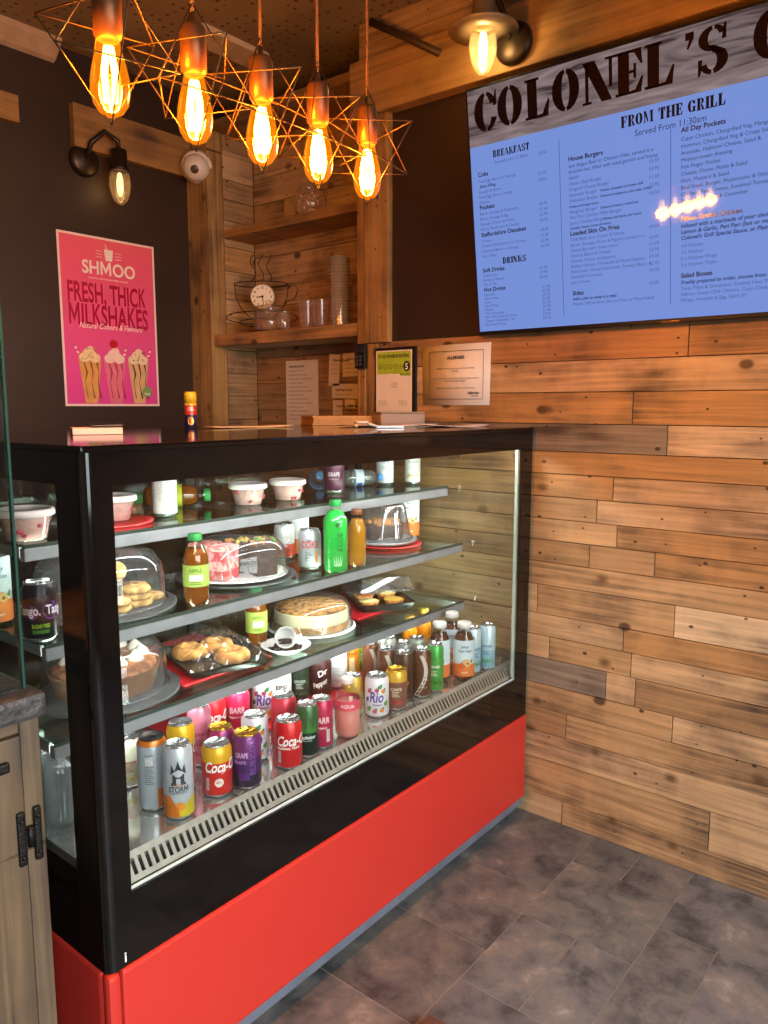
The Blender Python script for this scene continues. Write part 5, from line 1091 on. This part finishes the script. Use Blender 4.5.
# big dome, middle shelf left: cookies and scones on a slate plate
def round_slate(label, x, y, z, r):
    t = thing('slate_plate', label, 'plate', (x, y, z+.0004), 0, 'round slate plates in the case'); MB().lathe([(0, 0), (r*.98, 0), (r, .002), (r*.995, .006), (r*.97, .0075), (0, .0075)], SLT, 56, wob=lambda a, zz: 1+.006*math.sin(11*a)).build('slab', None, t)
round_slate('round slate plate under the big dome of cookies on the middle shelf', .95, 1.614, S2, .172)
dome('big clear dome over the cookies at the left of the middle shelf', .95, 1.614, S2+.0084, .150, .135)
CKM = cake_tex('cookie_pale', '#d9b06a', '#b98a48', 60); CKD = cake_tex('cookie_dark', '#5a3a22', '#3a2416', 60); CKC = cake_tex('cookie_choc', '#c2955a', '#4a2a16', 70); SCN = cake_tex('scone', '#e2bf86', '#c89a5a', 20, .3)
def cookie(label, x, y, z, r, m, tl=(0, 0, 0), n='cookie', h=.014):
    t = thing(n, label, n, (x, y, z), 0, 'cookies under the big dome'); t.rotation_euler = tl
    MB().lathe([(0, 0), (r*.9, 0), (r, h*.35), (r*.92, h*.8), (r*.6, h), (0, h*1.05)], m, 24, wob=lambda a, zz: 1+.04*math.sin(5*a+x*90)+.02*math.sin(11*a)).build('biscuit', None, t)
zc = S2+.0086
for i, (x, y, k, r, m, lb) in enumerate(((.995, 1.535, 0, .036, CKM, 'pale cookie at the bottom front of the domed pile'), (1.052, 1.560, 0, .030, CKM, 'pale cookie at the right foot of the domed pile'), (.930, 1.520, 0, .036, CKM, 'pale cookie at the left front of the domed pile'), (.995, 1.537, 1, .035, CKM, 'second pale cookie lying on the front cookie'), (1.045, 1.628, 0, .034, CKC, 'chocolate chip cookie at the right rear of the domed pile'), (1.048, 1.626, 1, .033, CKC, 'chocolate chip cookie topping the right rear stack'), (.985, 1.612, 0, .034, CKM, 'pale cookie hidden deep in the domed pile'), (.985, 1.612, 1, .034, CKD, 'dark cookie in the middle of the domed stack'), (.988, 1.610, 2, .033, CKD, 'upper dark chocolate cookie under the round scone'), (.930, 1.520, 1, .035, CKM, 'upper pale cookie at the left front of the pile'), (.995, 1.537, 2, .034, CKM, 'third pale cookie on top of the front cookies'), (.905, 1.60, 0, .036, CKC, 'chocolate chip cookie at the left of the domed pile'))):
    cookie(lb, x, y, zc+.0150*k, r, m)
t = thing('scone', 'round pale scone resting on top of the dark cookies under the dome', 'scone', (.985, 1.606, zc+.0455), 0); MB().ball((0, 0, .024), .027, SCN, 20, 14, (1, 1, .9), fn=lambda d: 1+.02*math.sin(9*d.x+5*d.y)).build('bun', None, t)
# sliced cakes under a dome

t = thing('dark_tray', 'dark round tray beneath the white plate of cake slices', 'tray', (1.355, 1.612, S2+.0004)); MB().lathe([(0, 0), (.15, 0), (.163, .006), (.163, .009), (.148, .004), (0, .004)], M('tray_dark', '#3a3c40', .35), 52).build('dish', None, t)
plate('white_plate', 'white plate carrying red and chocolate cake slices on the middle shelf', 1.355, 1.612, S2+.0049, .142, '#eceae2', .3, .007)
zs = S2+.0102
def slice_(label, x, y, rz, L, w, h, body, layers, top=None, bits=None):
    t = thing('cake_slice', label, 'cake', (x, y, zs), rz, 'cake slices on the white plate')
    n = len(layers); hh = h/n
    b = MB()
    for i, m in enumerate(layers): b.prism([(-L/2, -w*.5), (L/2, -w*.46), (L/2, w*.46), (-L/2, w*.5)], hh*i, hh*(i+1)-.0002, m)
    b.build('sponge', None, t)
    b = MB(); b.prism([(-L/2-.002, -w*.5), (L/2+.002, -w*.47), (L/2+.002, w*.47), (-L/2-.002, w*.5)], h, h+.010, top); 
    for i in range(26): b.ball((rnd.uniform(-L/2, L/2), rnd.uniform(-w/2, w/2), h+.009), rnd.uniform(.003, .006), top, 6, 4)
    b.build('icing', None, t)
    if bits:
        b = MB()
        for i in range(16): b.ball((rnd.uniform(-L/2, L/2), rnd.uniform(-w/2, w/2), h+.014), .0055, bits[i % len(bits)], 8, 5)
        q = b.build('toppings', None, t)
RV = cake_tex('red_sponge', '#c23a3c', '#e2a09a', 46); RV2 = cake_tex('red_icing', '#cf5a56', '#e8c0b4', 70); CH = cake_tex('choc_sponge', '#3a2218', '#24140e', 50); CHI = cake_tex('choc_icing', '#4a2c1c', '#2c1810', 40); YL = cake_tex('yellow_sponge', '#d8b23a', '#e8d88a', 40)
slice_('left red velvet cake slice with crumb coating on the white plate', 1.292, 1.592, .3, .074, .060, .078, RV, [RV, RV2, RV], RV2)
slice_('second red velvet slice tucked behind the left one', 1.300, 1.672, .25, .07, .055, .076, RV, [RV, RV2, RV], RV2)
GRN = M('candy_green', '#2fb84a', .35); ORG = M('candy_orange', '#e0882a', .35); YEL = M('candy_yellow', '#e6cf4a', .35)
slice_('dark chocolate cake slice nearest the front of the white plate', 1.395, 1.545, -.25, .060, .05, .074, CH, [CH, CHI, CH], CHI, [CH, ORG])
slice_('dark chocolate cake slice behind the front chocolate slice', 1.375, 1.622, -.1, .065, .05, .074, CH, [CH, CHI, CH], CHI, [ORG, YEL])
slice_('yellow and chocolate slice with green candy at the right of the white plate', 1.447, 1.598, .9, .06, .05, .072, YL, [YL, CHI, YL], CHI, [GRN, YEL, ORG])
dome('clear dome over the red and chocolate slices', 1.363, 1.606, S2+.0130, .131, .108)
# nutty cake under a fluted cover
plate('red_plate', 'red plate under the grey board of the nut-topped cake', 2.005, 1.605, S2, .120, '#c4242c', .35, .006)
t = thing('cake_board', 'grey round cake board between the red plate and the fluted cover', 'board', (2.0, 1.612, S2+.0104)); MB().lathe([(0, 0), (.102, 0), (.112, .008), (.112, .013), (.1, .010), (0, .010)], M('board_grey', '#8e9296', .35, .2), 48).build('dish', None, t)
zn = S2+.0208
t = thing('nut_cake', 'dark nut-topped cake under the fluted cover on the middle shelf', 'cake', (2.0, 1.615, zn)); MB().lathe([(0, .0), (.064, 0), (.068, .01), (.066, .045), (.058, .052), (0, .054)], CH, 32).build('sponge', None, t)
b = MB(); NM = M('nuts', '#b0763a', .6, var=.35, scale=80)
for i in range(60): a, r = rnd.uniform(0, 6.28), .058*math.sqrt(rnd.random()); b.ball((r*math.cos(a), r*math.sin(a), .052+.006*rnd.random()), rnd.uniform(.006, .010), NM, 7, 5)
b.build('nut_topping', None, t)
dome('fluted tapering clear cover over the nut-topped cake', 2.0, 1.615, zn+.0036, .098, .118, 'fluted')
# bottom shelf: bundt cake
round_slate('round slate plate under the fluted brown cake on the lowest shelf', .945, 1.604, S3, .172)
t = thing('fluted_cake', 'brown cake with cream topping in a pleated paper case, lowest shelf left', 'cake', (.945, 1.604, S3+.0084))
PC = M('paper_case', '#8a5a36', .7, var=.12, scale=30)
MB().lathe([(0, .001), (.108, .001), (.124, .055), (.121, .055)], PC, 220, smooth=False, cap1=False, wob=lambda a, zz: 1+.012*math.cos(55*a*2)).build('paper_case', None, t)
MB().lathe([(.0, .006), (.104, .004), (.118, .052), (.112, .066), (.085, .076), (.05, .074), (.03, .06), (0, .058)], cake_tex('brown_sponge', '#a8683a', '#7a4424', 40), 40, wob=lambda a, zz: 1+.012*math.sin(9*a)*(zz > .04)).build('sponge', None, t)
b = MB(); CRM = M('whipped_cream', '#eadcc6', .5, var=.06)
for k in range(11): a = 2*PI*k/11; b.lathe([(0, 0), (.018, .0), (.020, .006), (.013, .014), (.010, .018), (.004, .024), (0, .027)], CRM, 16, Matrix.Translation((.082*math.cos(a), .082*math.sin(a), .072)), wob=lambda a, zz: 1+.1*math.cos(7*a+120*zz))
b.build('cream_swirls', None, t)
dome('big clear dome over the fluted brown cake', .945, 1.604, S3+.0084, .145, .128)
# pastry tray in film
red_board('red board under the film-wrapped pastry tray on the lowest shelf', 1.075, 1.475, 1.357, 1.80, S3, .0055)
zt0 = S3+.0066
t = thing('pastry_tray', 'black square tray holding ring pastries wrapped in crinkled clear film', 'tray', (1.235, 1.566, zt0), -.30)
TB = M('tray_black', '#141414', .25)
b = MB(); b.prism([(-.095, -.11), (.095, -.11), (.095, .11), (-.095, .11)], 0, .003, TB)
o_ = [(-.105, -.122), (.105, -.122), (.105, .122), (-.105, .122)]; i_ = [(-.095, -.11), (.095, -.11), (.095, .11), (-.095, .11)]
for k in range(4): a, c = o_[k], o_[(k+1) % 4]; d, e = i_[k], i_[(k+1) % 4]; b.add([(d[0], d[1], .001), (e[0], e[1], .001), (c[0], c[1], .018), (a[0], a[1], .018), (c[0]*1.04, c[1]*1.04, .018), (a[0]*1.04, a[1]*1.04, .018)], [(0, 1, 2, 3), (3, 2, 4, 5)], TB)
b.build('base', None, t)
FILM = thin('cling_film', '#fefefe', 1.2, .08, base=.05, milk=.02)
b = MB(); n = 26; vs = []
r2_ = random.Random(5)
for i in range(n+1):
    for j in range(n+1):
        u, v = -1+2*i/n, -1+2*j/n; edge = max(abs(u), abs(v)); z = .022+.052*(1-min(1, edge**2.2))+(r2_.uniform(-.006, .006) if edge < .99 else 0)
        vs.append((u*.109, v*.126, z))
fs = [(i*(n+1)+j, (i+1)*(n+1)+j, (i+1)*(n+1)+j+1, i*(n+1)+j+1) for i in range(n) for j in range(n)]
b.add(vs, fs, FILM, False); b.build('film_wrap', None, t)
PST = cake_tex('pastry', '#e6a95c', '#cc8840', 26, .5)
ca, sa = math.cos(-.30), math.sin(-.30)
for lx, ly, lb in ((.032, -.045, 'golden ring pastry at the front of the black tray'), (.028, .052, 'golden ring pastry at the back right of the black tray'), (-.050, .045, 'golden ring pastry at the back left of the black tray')):
    t = thing('ring_pastry', lb, 'pastry', (1.235+lx*ca-ly*sa, 1.566+lx*sa+ly*ca, zt0+.0035), .5, 'ring pastries on the black tray')
    b = MB(); N_ = 28; vs = []; 
    for k in range(N_):
        A = 2*PI*k/N_; rr = .029+.002*math.sin(3*A)
        for j in range(12):
            B_ = 2*PI*j/12; tr_ = .0165*(1+.10*math.sin(7*A+B_)); vs.append(((rr+tr_*math.cos(B_))*math.cos(A), (rr+tr_*math.cos(B_))*math.sin(A)*1.0, .0168+tr_*.98*math.sin(B_)))
    b.add(vs, [(k*12+j, ((k+1) % N_)*12+j, ((k+1) % N_)*12+(j+1) % 12, k*12+(j+1) % 12) for k in range(N_) for j in range(12)], PST, True); b.build('ring', None, t)
# espresso cup tipped over on a saucer of beans
WHC = M('white_china', '#eeecea', .2, var=.02, coat=.3)
t = thing('saucer', 'white saucer of coffee beans at the front of the lowest shelf', 'saucer', (1.418, 1.487, S3+.0004)); 
MB().lathe([(0, 0), (.036, 0), (.040, .003), (.066, .017), (.069, .020), (.066, .021), (.038, .007), (0, .005)], WHC, 44).build('dish', None, t)
b = MB(); BN = M('coffee_bean', '#2c1a10', .4)
for i in range(150): a, r = rnd.uniform(0, 6.28), .046*math.sqrt(rnd.random()); b.ball((r*math.cos(a), r*math.sin(a), .0085+.003*rnd.random()+.08*max(0, r-.038)), .0042, BN, 6, 4, (1., .7, .6))
q = b.build('coffee_beans', None, t); q['kind'] = 'stuff'
cupT = Matrix.Translation((0, 0, .0)) @ Matrix.Rotation(math.radians(-12), 4, 'Z')
t = thing('espresso_cup', 'small white cup tipped on its side spilling beans onto the saucer', 'cup', (1.412, 1.485, S3+.0004+.0395), 0)
fx = face(1.412, 1.485)
t.rotation_euler = (math.radians(72), 0, fx+.15)
MB().lathe([(0, -.024), (.018, -.024), (.021, -.022), (.027, -.005), (.0295, .024), (.028, .0245), (.025, -.004), (.018, -.019), (0, -.020)], WHC, 36, wob=None).build('bowl', None, t)
MB().tube([(.0275, 0, .014), (.040, 0, .015), (.046, 0, .004), (.041, 0, -.008), (.0255, 0, -.010)], .0042, WHC, 10).build('handle', None, t)
b = MB()
for i in range(40): b.ball((rnd.uniform(-.014, .014), -.016+.012*rnd.random(), rnd.uniform(-.01, .022)), .0042, BN, 6, 4, (1, .7, .7))
q = b.build('beans_inside', None, t); q['kind'] = 'stuff'
# cheesecake
plate('white_plate', 'white plate under the big layered cheesecake on the lowest shelf', 1.624, 1.590, S3, .134, '#e8e8e2', .3, .006)
zk = S3+.0052
t = thing('cheesecake', 'large layered cheesecake with cream band and brown crumb top', 'cake', (1.624, 1.590, zk))
R0 = .112
MB().lathe([(0, 0), (R0*.98, 0), (R0, .004), (R0, .024), (0, .024)], cake_tex('biscuit_base', '#b98a52', '#9a6a38', 60), 56).build('biscuit_base', None, t)
MB().lathe([(0, .0241), (R0*.995, .0241), (R0*1.0, .03), (R0*.995, .056), (R0*.97, .060), (0, .060)], M('cheese_cream', '#ece0b4', .5, var=.05), 56).build('cream_layer', None, t)
MB().lathe([(0, .0601), (R0*.965, .0601), (R0*.95, .066), (R0*.6, .072), (0, .073)], cake_tex('crumb_top', '#c88a3a', '#7a4418', 70, 1.), 56, wob=lambda a, zz: 1+.006*math.sin(17*a)).build('crumb_topping', None, t)
dome('low clear dome over the layered cheesecake', 1.624, 1.590, S3+.0098, .124, .094)
# tart container
red_board('small red board under the tart container on the lowest shelf', 1.77, 1.53, 2.05, 1.80, S3, .0055)
t = thing('tart_container', 'black container with raised clear lid holding small tarts, right of the cheesecake', 'food container', (1.962, 1.612, zt0), -.58)
o_ = [(-.09, -.125), (.09, -.125), (.09, .115), (-.09, .115)]; i_ = [(-.078, -.112), (.078, -.112), (.078, .102), (-.078, .102)]
b = MB(); b.prism(i_, 0, .003, TB)
for k in range(4): a, c = o_[k], o_[(k+1) % 4]; d, e = i_[k], i_[(k+1) % 4]; b.add([(d[0], d[1], .001), (e[0], e[1], .001), (c[0], c[1], .026), (a[0], a[1], .026), (c[0]*1.05, c[1]*1.05, .026), (a[0]*1.05, a[1]*1.05, .026)], [(0, 1, 2, 3), (3, 2, 4, 5)], TB)
b.build('base', None, t)
lid = MB(); LT_ = Matrix.Translation((0, .115, .028)) @ Matrix.Rotation(math.radians(-9), 4, 'X')
p0 = [(-.092, -.24, 0), (.092, -.24, 0), (.092, 0, 0), (-.092, 0, 0)]; p1 = [(-.078, -.222, .045), (.078, -.222, .045), (.078, -.016, .045), (-.078, -.016, .045)]
lid.add(p0+p1, [(0, 1, 5, 4), (1, 2, 6, 5), (2, 3, 7, 6), (3, 0, 4, 7), (4, 5, 6, 7)], DOME, False, LT_); lid.tube([p0[0], p0[1], p0[2], p0[3]], .003, DOME, 8, True, LT_); lid.build('clear_lid', None, t)
ca, sa = math.cos(-.58), math.sin(-.58); TRT = cake_tex('tart_case', '#c88a4a', '#a8682c', 50)
fl_ = [('#e2c85a', 'yellow'), ('#b86a3a', 'brown'), ('#e8c44a', 'golden')]
for i, (lx, ly) in enumerate(((-.046, -.062), (.040, -.062), (-.04, .02), (.042, .03))):
    c, w_ = (('#d9c88a', 'pale yellow tart at the front left of the container'), ('#e6bd4a', 'golden tart at the front right of the container'), ('#a8623a', 'reddish brown tart at the back left of the container'), ('#dcc27a', 'cream coloured tart at the back right of the container'))[i]
    t = thing('tart', w_, 'tart', (1.962+lx*ca-ly*sa, 1.612+lx*sa+ly*ca, zt0+.0035), 0, 'tarts in the container')
    MB().lathe([(0, 0), (.024, 0), (.034, .022), (.031, .023), (.029, .018), (0, .016)], TRT, 30, wob=lambda a, zz: 1+.02*math.cos(15*a)).build('pastry_case', None, t); MB().lathe([(.0295, .018), (.026, .024), (.0, .027)], M('filling_'+c.lstrip('#'), c, .5, var=.12, scale=40), 26, cap0=False).build('filling', None, t)
# ------------------------------------------------------------------ on top of the case
ZT_ = 1.3345
t = thing('notepad', 'pale pink notepad lying at the left of the case top', 'notepad', (1.0, 1.68, ZT_), -.45)
MB().box((-.055, -.04, 0), (.055, .05, .014), M('pad_pages', '#e8c8bc', .7, var=.05, scale=120), .0015).build('pages', None, t); MB().box((-.055, -.04, .0141), (.055, .05, .0152), M('pad_cover', '#eed6cc', .6)).build('top_sheet', None, t)
t = thing('pen', 'black pen lying across the front of the pink notepad', 'pen', (1.006, 1.652, ZT_+.0200), -.50); q = Matrix.Rotation(PI/2, 4, 'Y')
MB().lathe([(0, -.042), (.0015, -.042), (.004, -.034), (.0045, -.03), (.0045, .037), (.003, .042), (0, .042)], M('pen_black', '#111114', .3), 16, q).build('barrel', None, t); MB().tube([(.036, 0, .0045), (.034, 0, .007), (.012, 0, .0062)], .0012, MATS['pen_black'], 8).build('clip', None, t)
t = thing('spray_can', 'small spray can with yellow cap and red band at the rear of the case top', 'spray can', (1.44, 1.90, ZT_), face(1.44, 1.90))
b = MB(); b.lathe([(.015, 0), (.0185, .003), (.0185, .04), (.0185, .068), (.0185, .074)], None, 28, mats=[SILD, pm('#2a2a5c'), pm('#c23a2a'), pm('#d9c04a')]); disc(b, .0186, 0, .022, .009, pm('#d89a3a'), .0006, 1.4); text(b, 'LIGHTER', .004, wrap(.0186, 0, .052), pm('#f0e0d0'), True, 'C'); text(b, 'GAS', .006, wrap(.0186, 0, .058), pm('#f0e0d0'), True, 'C'); b.build('body', None, t)
MB().lathe([(.018, .0742), (.018, .104), (.015, .108), (0, .108)], M('cap_yellow', '#d8b62a', .4), 24).build('cap', None, t)
def papers(label, x, y, z, w, d, rz, col, th=.0015, curl=0., g='loose papers on the case top'):
    t = thing('paper_sheet', label, 'paper', (x, y, z), rz, g); b = MB(); n = 8; vs = []
    for i in range(n+1):
        for j in (0, 1): u = i/n; vs.append((-w/2+w*u, -d/2+d*j, .0006+curl*(2*u-1)**4+.0006*math.sin(7*u+j)))
    b.add(vs, [(2*i, 2*i+2, 2*i+3, 2*i+1) for i in range(n)], M('sheet_'+col.lstrip('#'), col, .7, var=.04), True); q = b.build('sheet', None, t); s_ = q.modifiers.new('thick', 'SOLIDIFY'); s_.thickness = th; s_.offset = 1; return t
papers('white sheet lying near the right end of the case top', 2.04, 1.62, ZT_, .297, .21, .1, '#e6dcd4', .002, .003)
papers('pale sheet with curled edge, right of the scissors on the case top', 2.12, 1.42, ZT_, .20, .14, -.2, '#dccfc4', .0015, .004)
papers('cream paper lying at the rear middle of the case top', 1.62, 1.86, ZT_, .28, .12, -.1, '#d8b888', .003, .002)
t = thing('clip_folder', 'low stack of brown envelopes topped with paper on the case top', 'envelopes', (2.04, 1.85, ZT_), -.5, None)
b = MB(); KR = M('kraft', '#c2955c', .7, var=.1, scale=14)
for k in range(5): b.box((-.12+.006*rnd.random(), -.075+.005*rnd.random(), .0065*k), (.10+.01*rnd.random(), .07+.006*rnd.random(), .0065*k+.006), KR, .002)
b.build('envelopes', None, t)
t = thing('grey_box', 'grey flat case with rounded corners right of the brown envelopes', 'case', (2.155, 1.68, ZT_), -.5); MB().box((-.085, -.06, 0), (.085, .06, .043), M('grey_case', '#948578', .6, var=.06), .012).build('body', None, t); MB().box((-.083, -.058, .0432), (.083, .058, .046), M('grey_case_lid', '#a0917f', .6, var=.06), .001).build('lid', None, t)
t = thing('scissors', 'pair of scissors with pale ring handles on the case top by the envelopes', 'scissors', (1.80, 1.50, ZT_), -.75)
b = MB()
for s in (-1, 1): b.tube([(-.03+.017*math.cos(2*PI*k/18), s*.017+.013*math.sin(2*PI*k/18), .018+.0*k) for k in range(18)], .0035, M('scissor_handle', '#d8d0c8', .4), 8, True, Matrix.Rotation(s*.0, 4, 'X'))
for s in (-1, 1): b.tube([(-.012, s*.008, .014), (.02, 0, .005)], .004, MATS['scissor_handle'], 8)
b.tube([(-.047, -.017, .014), (-.045, -.017, .003)], .003, MATS['scissor_handle'], 6); b.tube([(-.047, .017, .014), (-.045, .017, .003)], .003, MATS['scissor_handle'], 6)
b.build('handles', None, t)
b = MB(); 
for s in (-1, 1): b.prism([(.015, s*.002-.004), (.10, s*.004), (.015, s*.002+.005)], .002+.001*(s+1), .0028+.001*(s+1), M('scissor_steel', '#b8b8b8', .2, .95))
b.build('blades', None, t)

# ------------------------------------------------------------------ daylight and room light
w = bpy.data.worlds.new('world'); SC.world = w; w.use_nodes = True; nt = w.node_tree; bg = nt.nodes['Background']
sky = nt.nodes.new('ShaderNodeTexSky'); sky.sky_type = 'HOSEK_WILKIE'; sky.turbidity = 8.; sky.sun_direction = Vector((.3, .6, .55)).normalized()
nt.links.new(sky.outputs[0], bg.inputs[0]); bg.inputs[1].default_value = .6
def area(name, loc, rot, sx, sy, e, col):
    l = bpy.data.lights.new(name, 'AREA'); l.shape = 'RECTANGLE'; l.size = sx; l.size_y = sy; l.energy = e; l.color = col
    o = bpy.data.objects.new(name, l); C.objects.link(o); o.location = loc; o.rotation_euler = rot; return o
area('shop_window_daylight', (-.06, -2.19, 1.5), (math.radians(57), 0, 0), 3.1, 1.85, 140., (.98, .98, 1.)).data.spread = math.radians(112)
SC.view_settings.view_transform = 'Standard'; SC.view_settings.look = 'None'; SC.view_settings.exposure = 0.; SC.view_settings.gamma = 1.; SC.view_settings.use_curve_mapping = False
try:
    SC.cycles.transparent_max_bounces = 40; SC.cycles.max_bounces = 10; SC.cycles.sample_clamp_indirect = 4.; SC.cycles.caustics_reflective = False; SC.cycles.caustics_refractive = False
except Exception: pass
